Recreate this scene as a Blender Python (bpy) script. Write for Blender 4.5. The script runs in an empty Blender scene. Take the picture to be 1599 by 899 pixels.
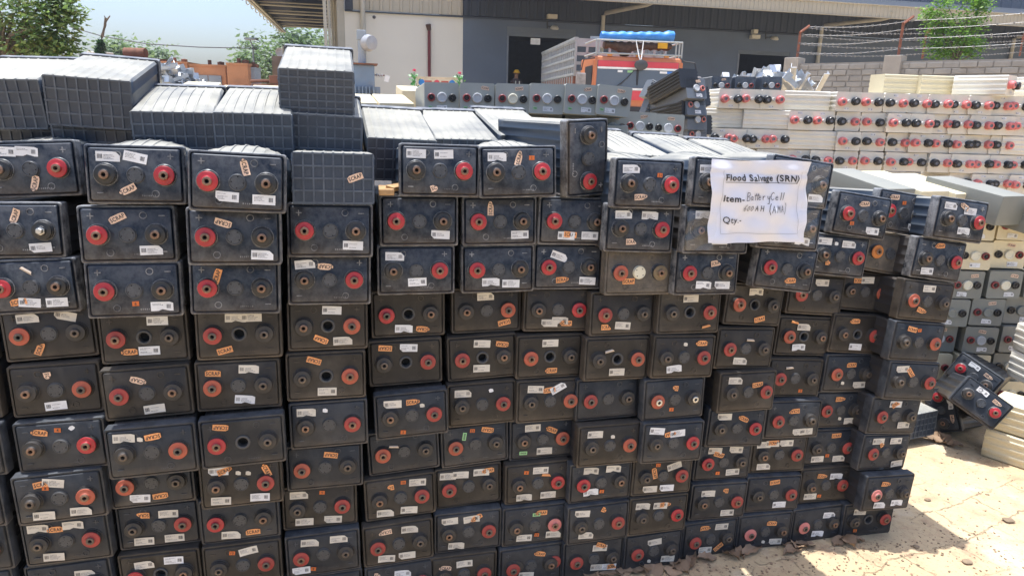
import bpy, bmesh, math, random
from mathutils import Matrix, Vector
R_ = math.radians
PI = math.pi
random.seed(7)
SC = bpy.context.scene
COL = SC.collection
# ------------------------------------------------------------------ camera
CAM_F, CAM_PITCH, CAM_ROLL, CAM_Z = 1089.15, R_(14.5589), R_(-1.5416), 1.4783
_F = Vector((0, math.cos(CAM_PITCH), -math.sin(CAM_PITCH)))
_U = Vector((0, math.sin(CAM_PITCH), math.cos(CAM_PITCH)))
_R = Vector((1, 0, 0))
_c, _s = math.cos(CAM_ROLL), math.sin(CAM_ROLL)
CR, CU = _R*_c - _U*_s, _R*_s + _U*_c
CPOS = Vector((0, 0, CAM_Z))
cam = bpy.data.cameras.new('camera')
cam.sensor_fit = 'HORIZONTAL'; cam.sensor_width = 36.0
cam.lens = CAM_F/1599*36
cam.clip_start = 0.05; cam.clip_end = 2000
camo = bpy.data.objects.new('camera', cam); COL.objects.link(camo)
m3 = Matrix((CR, CU, -_F)).transposed()
camo.matrix_world = Matrix.Translation(CPOS) @ m3.to_4x4()
SC.camera = camo
# ------------------------------------------------------------------ sky, sun, exposure
SUN_DIR = Vector((-0.10, 0.062, 1.0)).normalized()
SUN_EL = math.asin(SUN_DIR.z); SUN_AZ = math.atan2(SUN_DIR.x, SUN_DIR.y)
w = bpy.data.worlds.new('World'); SC.world = w; w.use_nodes = True
nt = w.node_tree; nt.nodes.clear()
sky = nt.nodes.new('ShaderNodeTexSky'); sky.sky_type = 'NISHITA'; sky.sun_disc = False
sky.sun_elevation = SUN_EL; sky.sun_rotation = SUN_AZ
sky.air_density = 1.0; sky.dust_density = 4.4; sky.ozone_density = 1.0; sky.altitude = 200
bg = nt.nodes.new('ShaderNodeBackground'); bg.inputs['Strength'].default_value = 0.12
ow = nt.nodes.new('ShaderNodeOutputWorld')
nt.links.new(sky.outputs[0], bg.inputs[0]); nt.links.new(bg.outputs[0], ow.inputs[0])
sun = bpy.data.lights.new('sun', 'SUN'); sun.energy = 3.0; sun.angle = R_(0.53); sun.color = (1.0, 0.95, 0.86)
suno = bpy.data.objects.new('sun', sun); COL.objects.link(suno)
suno.rotation_euler = (-SUN_DIR).to_track_quat('-Z', 'Y').to_euler(); suno.location = (0, 0, 30)
vs = SC.view_settings
vs.view_transform = 'Standard'; vs.look = 'None'; vs.gamma = 1.0; vs.use_curve_mapping = False
vs.exposure = 1.2
vs.use_white_balance = True; vs.white_balance_temperature = 5950; vs.white_balance_tint = 10

# ------------------------------------------------------------------ helpers
def ray(x, y):
    return _F + CR*((x-799.5)/CAM_F) - CU*((y-449.5)/CAM_F)
def at(x, y, Y):
    r = ray(x, y); return CPOS + r*(Y/r.y)
def atz(x, y, z):
    r = ray(x, y); return CPOS + r*((z-CAM_Z)/r.z)

class MB:
    def __init__(s): s.v, s.f, s.m = [], [], []
    def add(s, vs, fs, mi=0, M=None):
        b = len(s.v)
        for p in vs:
            p = Vector(p)
            if M is not None: p = M @ p
            s.v.append(p)
        for f in fs:
            s.f.append([b+i for i in f]); s.m.append(mi)
        return s
    def box(s, c, d, mi=0, M=None, bev=0.0):
        x, y, z = d[0]/2, d[1]/2, d[2]/2
        if bev > 0:
            bm = bmesh.new(); bmesh.ops.create_cube(bm, size=1)
            for v in bm.verts: v.co = Vector((v.co.x*d[0], v.co.y*d[1], v.co.z*d[2]))
            bmesh.ops.bevel(bm, geom=list(bm.edges), offset=bev, segments=2, profile=0.6, affect='EDGES')
            bm.verts.index_update()
            vs = [v.co + Vector(c) for v in bm.verts]; fs = [[v.index for v in f.verts] for f in bm.faces]
            bm.free(); return s.add(vs, fs, mi, M)
        vs = [(c[0]+i*x, c[1]+j*y, c[2]+k*z) for i in (-1, 1) for j in (-1, 1) for k in (-1, 1)]
        fs = [(0, 1, 3, 2), (4, 6, 7, 5), (0, 4, 5, 1), (2, 3, 7, 6), (0, 2, 6, 4), (1, 5, 7, 3)]
        return s.add(vs, fs, mi, M)
    def tube(s, pts, r, mi=0, n=8, r1=None, M=None):
        pts = [Vector(p) for p in pts]; loops = []
        for i, p in enumerate(pts):
            t = (pts[min(i+1, len(pts)-1)] - pts[max(i-1, 0)]).normalized()
            a = t.orthogonal() if abs(t.z) > 0.95 else t.cross(Vector((0, 0, 1)))
            a.normalize(); b = t.cross(a)
            k = i/max(1, len(pts)-1); rr = r if r1 is None else r + (r1-r)*k
            loops.append([p + (a*math.cos(2*PI*j/n) + b*math.sin(2*PI*j/n))*rr for j in range(n)])
        return s.loft(loops, mi, True, True, M)
    def loft(s, loops, mi=0, cap0=True, cap1=True, M=None):
        n = len(loops[0]); vs = [p for l in loops for p in l]; fs = []
        for i in range(len(loops)-1):
            for j in range(n):
                k = (j+1) % n
                fs.append((i*n+j, i*n+k, (i+1)*n+k, (i+1)*n+j))
        if cap0: fs.append(tuple(range(n-1, -1, -1)))
        if cap1: fs.append(tuple((len(loops)-1)*n+j for j in range(n)))
        return s.add(vs, fs, mi, M)
    def lathe(s, prof, mi=0, n=24, M=None, cap0=False, cap1=False):
        # profile (radius, depth): revolves round the y axis
        loops = [[(r*math.cos(2*PI*j/n), y, r*math.sin(2*PI*j/n)) for j in range(n)] for r, y in prof]
        return s.loft(loops, mi, cap0, cap1, M)
    def mesh(s, name, mats, smooth=None):
        me = bpy.data.meshes.new(name)
        me.from_pydata([tuple(p) for p in s.v], [], s.f)
        for m in (mats if isinstance(mats, (list, tuple)) else [mats]): me.materials.append(m)
        me.polygons.foreach_set('material_index', s.m)
        me.update()
        bm = bmesh.new(); bm.from_mesh(me); bmesh.ops.recalc_face_normals(bm, faces=bm.faces); bm.to_mesh(me); bm.free()
        if smooth is not None:
            me.polygons.foreach_set('use_smooth', [True]*len(me.polygons))
            try: me.set_sharp_from_angle(angle=R_(smooth))
            except Exception: pass
        return me
    def build(s, name, mats, parent=None, smooth=None):
        return put(name, s.mesh(name, mats, smooth), parent)

def put(name, me, parent=None, loc=(0, 0, 0), rot=(0, 0, 0), mats=None, scale=None):
    o = bpy.data.objects.new(name, me); COL.objects.link(o)
    if parent is not None: o.parent = parent
    o.location = loc; o.rotation_euler = rot
    if scale: o.scale = scale
    if mats:
        for i, m in enumerate(mats):
            if m is not None:
                o.material_slots[i].link = 'OBJECT'; o.material_slots[i].material = m
    return o
def tag(o, label, cat, group=None):
    o['label'] = label; o['category'] = cat
    if group: o['group'] = group
    return o
def thing(name, label, cat, loc=(0, 0, 0), rot=(0, 0, 0), group=None):
    o = bpy.data.objects.new(name, None); COL.objects.link(o)
    o.location = loc; o.rotation_euler = rot; o.empty_display_size = 0.05
    return tag(o, label, cat, group)
def kind(o, k): o['kind'] = k; return o

# ------------------------------------------------------------------ materials
def mat(name, col, rough=0.6, metal=0.0, var=0.15, scale=6.0, dust=None, dust_top=0.0, dust_all=0.0, bump=0.0, spec=0.5, bscale=60.0, rand=0.0, stain=None, stain_amt=0.3, coat=0.0, coords='Object', edge=0.0, edgecol=(0.34, 0.34, 0.34), smear=0.0, smearcol=(0.17, 0.175, 0.19), low=0.0):
    """plastic, paint or stone: base colour with noise, optional settled dust on up-facing surfaces, film of dust, stains and fine relief"""
    m = bpy.data.materials.new(name); m.use_nodes = True
    t = m.node_tree; N = t.nodes; L = t.links
    p = N['Principled BSDF']
    p.inputs['Roughness'].default_value = rough; p.inputs['Metallic'].default_value = metal
    p.inputs['Specular IOR Level'].default_value = spec
    if coat: p.inputs['Coat Weight'].default_value = coat; p.inputs['Coat Roughness'].default_value = 0.12
    tc = N.new('ShaderNodeTexCoord')
    oi = N.new('ShaderNodeObjectInfo')
    off = N.new('ShaderNodeVectorMath'); off.operation = 'MULTIPLY_ADD'
    off.inputs[1].default_value = (1, 1, 1)
    mulr = N.new('ShaderNodeVectorMath'); mulr.operation = 'SCALE'; mulr.inputs['Scale'].default_value = 37.0
    comb = N.new('ShaderNodeCombineXYZ')
    for k in range(3): L.new(oi.outputs['Random'], comb.inputs[k])
    L.new(comb.outputs[0], mulr.inputs[0])
    L.new(tc.outputs[coords], off.inputs[0]); L.new(mulr.outputs[0], off.inputs[2])
    def noise(sc, det=4.0, rg=0.55):
        n = N.new('ShaderNodeTexNoise'); n.inputs['Scale'].default_value = sc; n.inputs['Detail'].default_value = det
        n.inputs['Roughness'].default_value = rg
        L.new(off.outputs[0], n.inputs['Vector']); return n.outputs['Fac']
    def ramp(src, a, b):
        r = N.new('ShaderNodeMapRange'); r.inputs['From Min'].default_value = a; r.inputs['From Max'].default_value = b
        L.new(src, r.inputs['Value']); return r.outputs['Result']
    def mix(fac, a, b):
        x = N.new('ShaderNodeMix'); x.data_type = 'RGBA'
        if isinstance(fac, float): x.inputs[0].default_value = fac
        else: L.new(fac, x.inputs[0])
        for i, q in ((6, a), (7, b)):
            if isinstance(q, (tuple, list)): x.inputs[i].default_value = (*q[:3], 1)
            else: L.new(q, x.inputs[i])
        return x.outputs[2]
    def math_(op, a, b):
        x = N.new('ShaderNodeMath'); x.operation = op; x.use_clamp = True
        for i, q in ((0, a), (1, b)):
            if isinstance(q, (float, int)): x.inputs[i].default_value = q
            else: L.new(q, x.inputs[i])
        return x.outputs[0]
    n1 = noise(scale)
    lo = tuple(c*(1-var) for c in col); hi = tuple(min(1, c*(1+var)) for c in col)
    cur = mix(ramp(n1, 0.3, 0.7), lo, hi)
    if rand:
        cur = mix(math_('MULTIPLY', oi.outputs['Random'], rand), cur, tuple(c*0.55 for c in col))
    if stain:
        cur = mix(math_('MULTIPLY', ramp(noise(scale*0.6, 6, 0.7), 0.52, 0.7), stain_amt), cur, stain)
    if dust:
        amt = None
        if dust_all:
            amt = math_('MULTIPLY', ramp(noise(scale*1.3, 6, 0.65), 0.25, 0.75), dust_all)
            fine = math_('MULTIPLY', ramp(noise(scale*14, 3, 0.7), 0.55, 0.8), dust_all*0.8)
            amt = math_('ADD', amt, fine)
        if dust_top:
            g = N.new('ShaderNodeNewGeometry'); sx = N.new('ShaderNodeSeparateXYZ'); L.new(g.outputs['Normal'], sx.inputs[0])
            up = ramp(sx.outputs[2], 0.35, 0.9)
            up = math_('MULTIPLY', up, math_('MULTIPLY', ramp(noise(scale*0.8, 5, 0.6), 0.0, 0.75), dust_top))
            amt = up if amt is None else math_('MAXIMUM', amt, up)
        cur = mix(amt, cur, dust)
        rr = N.new('ShaderNodeMapRange'); rr.inputs['To Min'].default_value = rough; rr.inputs['To Max'].default_value = 0.9
        L.new(amt, rr.inputs['Value']); L.new(rr.outputs[0], p.inputs['Roughness'])
    else:
        rr = N.new('ShaderNodeMapRange'); rr.inputs['To Min'].default_value = max(0.02, rough-0.08); rr.inputs['To Max'].default_value = min(1, rough+0.1)
        L.new(noise(scale*2), rr.inputs['Value']); L.new(rr.outputs[0], p.inputs['Roughness'])
    if low:
        sz_ = N.new('ShaderNodeSeparateXYZ'); L.new(tc.outputs['Object'], sz_.inputs[0])
        cur = mix(math_('MULTIPLY', math_('MULTIPLY', ramp(sz_.outputs[2], 0.030, 0.003), ramp(noise(scale*2.2, 5, 0.7), 0.25, 0.65)), low), cur, (0.13, 0.10, 0.070))
    if smear:
        mpv = N.new('ShaderNodeMapping'); mpv.inputs['Scale'].default_value = (1.6, 1.0, 0.55); mpv.inputs['Rotation'].default_value = (0, 0.6, 0)
        L.new(off.outputs[0], mpv.inputs['Vector'])
        nz = N.new('ShaderNodeTexNoise'); nz.inputs['Scale'].default_value = 11; nz.inputs['Detail'].default_value = 9; nz.inputs['Roughness'].default_value = 0.72; nz.inputs['Distortion'].default_value = 1.2
        L.new(mpv.outputs[0], nz.inputs['Vector'])
        cur = mix(math_('MULTIPLY', ramp(nz.outputs['Fac'], 0.50, 0.76), smear), cur, smearcol)
        sc = N.new('ShaderNodeTexNoise'); sc.inputs['Scale'].default_value = 9; sc.inputs['Detail'].default_value = 2; mp2 = N.new('ShaderNodeMapping'); mp2.inputs['Scale'].default_value = (2, 1, 60); mp2.inputs['Rotation'].default_value = (0, 0.8, 0)
        L.new(off.outputs[0], mp2.inputs['Vector']); L.new(mp2.outputs[0], sc.inputs['Vector'])
        cur = mix(math_('MULTIPLY', ramp(sc.outputs['Fac'], 0.69, 0.74), smear*0.6), cur, smearcol)
    if edge:  # convex edges lightened: rim highlights put into the colour, along with scuffs
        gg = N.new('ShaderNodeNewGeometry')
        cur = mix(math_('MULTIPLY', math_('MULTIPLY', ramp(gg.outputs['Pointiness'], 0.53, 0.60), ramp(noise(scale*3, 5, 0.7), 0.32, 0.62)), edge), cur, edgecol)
    L.new(cur, p.inputs['Base Color'])
    if bump:
        b = N.new('ShaderNodeBump'); b.inputs['Strength'].default_value = bump; b.inputs['Distance'].default_value = 0.002
        L.new(noise(bscale, 4, 0.6), b.inputs['Height']); L.new(b.outputs[0], p.inputs['Normal'])
    return m

DUST = (0.30, 0.265, 0.215)
BROWN = (0.085, 0.068, 0.052)
M = {}
# black cell plastic in four states of dirt
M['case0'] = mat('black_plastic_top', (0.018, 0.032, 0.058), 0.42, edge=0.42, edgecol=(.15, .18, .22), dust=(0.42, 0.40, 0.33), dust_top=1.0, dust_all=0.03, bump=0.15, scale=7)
M['case1'] = mat('black_plastic_side', (0.018, 0.020, 0.026), 0.5, dust=BROWN, dust_top=0.9, dust_all=0.35, bump=0.15, scale=7)
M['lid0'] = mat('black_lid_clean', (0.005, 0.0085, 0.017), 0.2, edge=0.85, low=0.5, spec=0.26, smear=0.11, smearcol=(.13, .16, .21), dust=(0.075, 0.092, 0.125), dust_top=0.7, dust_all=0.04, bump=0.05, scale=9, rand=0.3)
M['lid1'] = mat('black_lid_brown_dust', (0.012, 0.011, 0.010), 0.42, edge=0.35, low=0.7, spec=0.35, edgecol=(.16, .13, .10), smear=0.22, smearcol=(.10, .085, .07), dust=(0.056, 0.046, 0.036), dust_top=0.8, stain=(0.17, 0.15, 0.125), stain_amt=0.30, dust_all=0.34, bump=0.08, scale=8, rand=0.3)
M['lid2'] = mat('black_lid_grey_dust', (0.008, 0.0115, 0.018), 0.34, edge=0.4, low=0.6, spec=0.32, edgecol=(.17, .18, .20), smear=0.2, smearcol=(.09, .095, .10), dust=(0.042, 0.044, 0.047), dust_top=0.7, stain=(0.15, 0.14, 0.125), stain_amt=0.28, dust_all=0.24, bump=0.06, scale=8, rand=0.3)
M['lid_worn'] = mat('black_lid_scorched', (0.03, 0.028, 0.025), 0.45, dust=(0.17, 0.14, 0.105), dust_all=0.8, bump=0.3, scale=16, stain=(0.26, 0.23, 0.19), stain_amt=0.5)
M['red0'] = mat('red_terminal', (0.37, 0.013, 0.022), 0.3, var=0.15, dust=(0.30, 0.12, 0.10), dust_all=0.14, scale=40, rand=0.25)
M['red1'] = mat('red_terminal_dusty', (0.33, 0.028, 0.024), 0.5, var=0.18, dust=(0.26, 0.10, 0.07), dust_all=0.42, scale=40, rand=0.3)
M['redor'] = mat('red_orange_terminal', (0.40, 0.075, 0.035), 0.5, var=0.18, dust=(0.26, 0.12, 0.08), dust_all=0.4, scale=40, rand=0.3)
M['brass'] = mat('dusty_brass', (0.16, 0.115, 0.06), 0.6, var=0.3, scale=40)
M['pinkred'] = mat('red_terminal_pale', (0.52, 0.13, 0.11), 0.6, var=0.2, dust=(0.5, 0.3, 0.26), dust_all=0.5, scale=40)
M['orange_t'] = mat('orange_terminal', (0.45, 0.16, 0.03), 0.5, var=0.2, scale=40)
M['blk0'] = mat('black_terminal', (0.012, 0.012, 0.013), 0.35, var=0.2, dust=(0.12, 0.11, 0.10), dust_top=0.3, dust_all=0.06, scale=40)
M['blk1'] = mat('black_terminal_dusty', (0.016, 0.015, 0.015), 0.5, var=0.2, dust=(0.085, 0.074, 0.062), dust_top=0.5, dust_all=0.45, scale=40)
M['slate'] = mat('slate_grey_plastic', (0.085, 0.098, 0.118), 0.45, dust=(0.40, 0.39, 0.35), dust_top=0.9, dust_all=0.1, scale=7)
M['collar'] = mat('terminal_collar', (0.014, 0.016, 0.02), 0.22, edge=0.7, dust=(0.2, 0.19, 0.18), dust_top=0.6, dust_all=0.08, scale=40)
M['nut'] = mat('copper_insert', (0.20, 0.125, 0.085), 0.45, 0.5, var=0.35, scale=90)
M['nut1'] = mat('dull_insert', (0.12, 0.095, 0.075), 0.5, 0.4, var=0.35, scale=90)
M['bolt'] = mat('steel_bolt', (0.55, 0.53, 0.49), 0.32, 0.9, var=0.2, scale=90)
M['hole'] = mat('bore', (0.004, 0.004, 0.004), 0.9)
M['cap0'] = mat('vent_cap_plastic', (0.030, 0.036, 0.048), 0.32, edge=0.12, edgecol=(.2, .21, .22), dust=(0.13, 0.13, 0.13), dust_top=0.5, dust_all=0.35, scale=40, rand=0.4)
M['cap1'] = mat('vent_cap_dusty', (0.048, 0.051, 0.056), 0.5, edge=0.1, edgecol=(.12, .11, .10), dust=(0.10, 0.092, 0.08), dust_top=0.5, dust_all=0.55, scale=40, rand=0.4)
M['paperlab'] = mat('white_label', (0.74, 0.74, 0.74), 0.55, var=0.06, scale=30, rand=0.35, stain=(0.45, 0.42, 0.38), stain_amt=0.35)
M['paperlab1'] = mat('dusty_label', (0.62, 0.575, 0.49), 0.6, var=0.08, scale=30, rand=0.3, stain=(0.40, 0.34, 0.27), stain_amt=0.45)
M['ink'] = mat('black_ink', (0.02, 0.02, 0.025), 0.6)
M['inkgrey'] = mat('grey_ink', (0.20, 0.20, 0.22), 0.6)
M['peach'] = mat('faded_scrap_sticker', (0.74, 0.52, 0.37), 0.6, var=0.1, scale=30, rand=0.2)
M['orange'] = mat('orange_scrap_sticker', (0.78, 0.34, 0.12), 0.6, var=0.14, scale=30, rand=0.35)
M['numtag'] = mat('orange_number_tag', (0.62, 0.15, 0.025), 0.6, var=0.15, scale=40, rand=0.45)
M['curl'] = mat('curled_sticker_back', (0.56, 0.46, 0.36), 0.7, var=0.15, scale=40)
M['green'] = mat('green_tag', (0.30, 0.55, 0.25), 0.6, var=0.1, scale=40)
# pale cells
M['cream'] = mat('cream_cell_plastic', (0.72, 0.68, 0.58), 0.45, var=0.06, dust=(0.50, 0.44, 0.33), dust_all=0.2, scale=6, rand=0.18)
M['cream2'] = mat('yellowed_cell_plastic', (0.68, 0.60, 0.40), 0.5, var=0.06, dust=(0.42, 0.36, 0.25), dust_all=0.2, scale=6, rand=0.15)
M['grey'] = mat('grey_cell_plastic', (0.33, 0.345, 0.315), 0.5, var=0.08, dust=(0.36, 0.33, 0.27), dust_top=0.25, dust_all=0.2, scale=6, rand=0.2)
M['greydull'] = mat('dull_grey_cell_plastic', (0.20, 0.208, 0.185), 0.5, var=0.08, dust=(0.34, 0.31, 0.25), dust_top=0.35, dust_all=0.2, scale=6, rand=0.3)
M['greycap'] = mat('grey_round_cap', (0.46, 0.47, 0.48), 0.45, var=0.08, scale=20, rand=0.25)
M['creamcap'] = mat('cream_round_cap', (0.66, 0.62, 0.48), 0.5, var=0.08, scale=20)
M['clearcap'] = mat('milky_cap', (0.50, 0.48, 0.44), 0.3, var=0.1, scale=20)
M['pink'] = mat('pinkish_red_knob', (0.62, 0.17, 0.16), 0.4, var=0.1, scale=30, rand=0.3)
M['knob'] = mat('black_knob', (0.014, 0.014, 0.016), 0.35, var=0.2, scale=30)
M['maroon'] = mat('dark_red_ring', (0.20, 0.03, 0.03), 0.45, var=0.2, scale=30)
# ------------------------------------------------------------------ ground
def ground_mat():
    m = bpy.data.materials.new('sandy_pavers'); m.use_nodes = True; t = m.node_tree; N, L = t.nodes, t.links; p = N['Principled BSDF']
    tc = N.new('ShaderNodeTexCoord')
    def noise(sc, det=5, rg=0.6, vec=None):
        n = N.new('ShaderNodeTexNoise'); n.inputs['Scale'].default_value = sc; n.inputs['Detail'].default_value = det; n.inputs['Roughness'].default_value = rg
        L.new(vec or tc.outputs['Object'], n.inputs['Vector']); return n
    def mr(src, a, b, c=0.0, d=1.0):
        r = N.new('ShaderNodeMapRange'); r.inputs[1].default_value = a; r.inputs[2].default_value = b; r.inputs[3].default_value = c; r.inputs[4].default_value = d; L.new(src, r.inputs[0]); return r.outputs[0]
    def mth(op, a, b):
        x = N.new('ShaderNodeMath'); x.operation = op
        for i, q in ((0, a), (1, b)):
            if isinstance(q, float): x.inputs[i].default_value = q
            else: L.new(q, x.inputs[i])
        return x.outputs[0]
    def mix(f, a, b):
        x = N.new('ShaderNodeMix'); x.data_type = 'RGBA'; L.new(f, x.inputs[0])
        for i, q in ((6, a), (7, b)):
            if isinstance(q, tuple): x.inputs[i].default_value = (*q, 1)
            else: L.new(q, x.inputs[i])
        return x.outputs[2]
    mp = N.new('ShaderNodeMapping'); mp.inputs['Rotation'].default_value = (0, 0, R_(-26)); L.new(tc.outputs['Object'], mp.inputs['Vector'])
    dn = noise(3.0, 5, 0.65, mp.outputs[0]); ds = N.new('ShaderNodeVectorMath'); ds.operation = 'SCALE'; ds.inputs['Scale'].default_value = 0.16; L.new(dn.outputs['Color'], ds.inputs[0])
    ad = N.new('ShaderNodeVectorMath'); L.new(mp.outputs[0], ad.inputs[0]); L.new(ds.outputs[0], ad.inputs[1])
    bk = N.new('ShaderNodeTexBrick'); bk.inputs['Scale'].default_value = 1.0; bk.inputs['Brick Width'].default_value = 0.25; bk.inputs['Row Height'].default_value = 0.17
    bk.inputs['Mortar Size'].default_value = 0.0035; bk.inputs['Mortar Smooth'].default_value = 0.6; L.new(ad.outputs[0], bk.inputs['Vector'])
    joint = bk.outputs['Fac']
    broken = mth('MULTIPLY', mr(noise(2.3, 5).outputs['Fac'], 0.45, 0.60), mr(noise(17, 4, 0.7).outputs['Fac'], 0.38, 0.58))
    jm = mth('MULTIPLY', joint, broken)
    c = mix(mr(noise(0.9, 6).outputs['Fac'], 0.3, 0.7), (0.45, 0.33, 0.19), (0.55, 0.43, 0.26))
    c = mix(mr(noise(9, 6, 0.7).outputs['Fac'], 0.5, 0.72), c, (0.36, 0.235, 0.145))
    c = mix(mth('MULTIPLY', mr(noise(3.2, 5, 0.65).outputs['Fac'], 0.53, 0.70), 0.6), c, (0.58, 0.51, 0.39))
    c = mix(mth('MULTIPLY', jm, 0.55), c, (0.15, 0.105, 0.065))
    c = mix(mth('MULTIPLY', mr(noise(70, 3, 0.7).outputs['Fac'], 0.60, 0.67), 0.75), c, (0.15, 0.10, 0.065))
    L.new(c, p.inputs['Base Color']); p.inputs['Roughness'].default_value = 0.92
    h = mth('ADD', mth('MULTIPLY', jm, -1.0), mth('ADD', mth('MULTIPLY', noise(7, 6, 0.65).outputs['Fac'], 1.0), mth('MULTIPLY', noise(45, 4, 0.6).outputs['Fac'], 0.35)))
    b = N.new('ShaderNodeBump'); b.inputs['Strength'].default_value = 0.75; b.inputs['Distance'].default_value = 0.022; L.new(h, b.inputs['Height']); L.new(b.outputs[0], p.inputs['Normal'])
    return m
g = MB(); g.add([(-900, -60, 0), (900, -60, 0), (900, 1500, 0), (-900, 1500, 0)], [(0, 1, 2, 3)])
kind(g.build('ground', ground_mat()), 'structure')

# ------------------------------------------------------------------ warehouse across the yard
BO = at(541, 130, 25.5); BO = Vector((BO.x, BO.y, 0)); BYAW = R_(12.5)
wh = thing('warehouse', 'long grey and white warehouse with dark dock doors and a metal canopy', 'warehouse', BO, (0, 0, BYAW))
M['whitewall'] = mat('white_render', (0.69, 0.67, 0.59), 0.8, var=0.03, scale=0.8, bump=0.1, coords='Object')
M['greywall'] = mat('blue_grey_render', (0.100, 0.128, 0.172), 0.75, var=0.08, scale=0.9, stain=(0.075, 0.09, 0.11), stain_amt=0.35)
M['darksheet'] = mat('dark_corrugated_sheet', (0.027, 0.037, 0.055), 0.6, var=0.06, scale=0.7)
M['creamsheet'] = mat('cream_corrugated_sheet', (0.42, 0.385, 0.30), 0.6, var=0.04, scale=0.8)
M['creampipe'] = mat('cream_painted_steel', (0.44, 0.42, 0.35), 0.5, var=0.06, scale=3)
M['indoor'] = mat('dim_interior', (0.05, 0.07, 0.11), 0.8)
M['bluesheet'] = mat('blue_underside_sheet', (0.012, 0.025, 0.062), 0.6, var=0.08, scale=2)
ZG, ZD, UE = 4.53, 3.95, 40.0
def panel(mb, u0, u1, z0, z1, y0, y1, mi=0): mb.box(((u0+u1)/2, (y0+y1)/2, (z0+z1)/2), (u1-u0, y1-y0, z1-z0), mi)
def corrug(mb, u0, u1, z0, z1, y, pitch, dep, mi=0):
    n = int((u1-u0)/pitch); vs = []; fs = []
    us = []
    for i in range(n):
        b = u0+i*pitch; us += [(b, y), (b+pitch*.62, y), (b+pitch*.70, y-dep), (b+pitch*.92, y-dep)]
    us.append((u1, y))
    for u, yy in us: vs += [(u, yy, z0), (u, yy, z1)]
    for i in range(len(us)-1): fs.append((2*i, 2*i+2, 2*i+3, 2*i+1))
    mb.add(vs, fs, mi)
mb = MB(); panel(mb, 0, 4.11, 0, ZG, 0.0, 0.25); mb.build('white_wall', M['whitewall'], wh)
mb = MB(); corrug(mb, 0.30, 4.10, ZG+0.02, 8.5, -0.02, 0.34, 0.045); panel(mb, 0.02, 0.28, ZG+0.01, 8.5, -0.08, 0.2, 1); panel(mb, 0.28, 4.11, ZG+0.03, 8.5, 0.0, 0.2, 1); panel(mb, 0.02, 4.11, ZG-0.05, ZG-0.005, -0.07, -0.003, 1)
mb.build('upper_cladding', [M['creamsheet'], M['darksheet']], wh)
mb = MB()
for u0, u1, z0, z1 in ((4.113, 5.72, 0, ZG), (5.72, 8.32, ZD+.32, ZG), (8.32, 14.95, 0, ZG), (14.95, 17.20, 3.84, ZG), (17.20, UE, 0, ZG), (5.72, 8.32, 0, 1.0), (14.95, 17.2, 0, 1.0)): panel(mb, u0, u1, z0, z1, 0.0, 0.25)
mb.build('grey_wall', M['greywall'], wh)
hm = mat('shutter_box', (0.13, 0.155, 0.18), 0.6, var=0.05, scale=2)
for u0, u1, z0, z1 in ((5.72, 8.32, ZD, ZD+.318), (14.95, 17.2, 3.70, 3.838)):
    mb = MB()
    for k in range(6): panel(mb, u0+0.003, u1-0.003, z0+(z1-z0)*k/6+.004, z0+(z1-z0)*(k+1)/6, 0.02-(k % 2)*.012, 0.2)
    mb.build('roller_shutter', hm, wh)
mb = MB()
for u0, u1, zt in ((5.72, 8.32, ZD), (14.95, 17.2, 3.70)):
    for uu in (u0+.035, u1-.035): panel(mb, uu-.03, uu+.03, 1.0, zt-.003, -.02, .1)
    panel(mb, u0-.3, u1+.3, .86, .995, -.35, -.003); panel(mb, u0+.2, u0+.5, .3, .85, -.30, -.003); panel(mb, u1-.5, u1-.2, .3, .85, -.30, -.003)
mb.build('door_frame', mat('door_frame_paint', (.16, .18, .21), .5, var=.1, scale=2), wh)
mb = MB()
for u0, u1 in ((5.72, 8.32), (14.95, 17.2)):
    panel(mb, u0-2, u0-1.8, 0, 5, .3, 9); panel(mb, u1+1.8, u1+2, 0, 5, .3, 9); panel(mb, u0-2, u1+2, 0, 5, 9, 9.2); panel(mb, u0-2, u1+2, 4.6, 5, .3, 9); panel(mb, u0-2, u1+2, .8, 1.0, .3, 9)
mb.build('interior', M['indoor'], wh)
mb = MB(); corrug(mb, 4.12, UE, ZG+.03, 5.9, -0.03, 0.30, 0.03); panel(mb, 4.12, UE, ZG+.04, 5.9, 0.0, 0.2); panel(mb, 4.12, UE, ZG-.05, ZG+.005, -0.06, -0.003, 0); panel(mb, 4.125, 4.25, ZG+.02, 5.9, -0.10, -.04, 0)
mb.build('dark_cladding', M['darksheet'], wh)
# front canopy with cream fascia and gutter pipes
mb = MB(); mb.add([(4.3, -0.05, 5.93), (UE, -0.05, 5.93), (UE, -2.95, 5.13), (4.3, -2.95, 5.13), (4.3, -0.05, 6.00), (UE, -0.05, 6.00), (UE, -2.95, 5.20), (4.3, -2.95, 5.20)], [(0, 1, 2, 3), (7, 6, 5, 4), (0, 4, 5, 1), (3, 2, 6, 7), (1, 5, 6, 2), (0, 3, 7, 4)])
for k in range(8): mb.add([(5+4.6*k+dx, y, z) for dx in (0, .12) for (y, z) in ((-.05, 5.91), (-.05, 5.48), (-2.9, 4.98), (-2.9, 5.12))], [(0, 1, 2, 3), (7, 6, 5, 4), (0, 3, 7, 4), (1, 5, 6, 2), (3, 2, 6, 7), (0, 4, 5, 1)], 0)
mb.build('canopy', M['darksheet'], wh)
mb = MB(); corrug(mb, 4.3, UE, 4.90, 5.28, -3.0, 0.16, 0.02); panel(mb, 4.3, UE, 4.88, 4.90, -3.04, -2.9); panel(mb, 4.3, UE, 5.28, 5.31, -3.05, -2.9); panel(mb, 4.3, UE, 4.902, 5.278, -2.985, -2.96)
mb.build('fascia', M['creamsheet'], wh)
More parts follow.
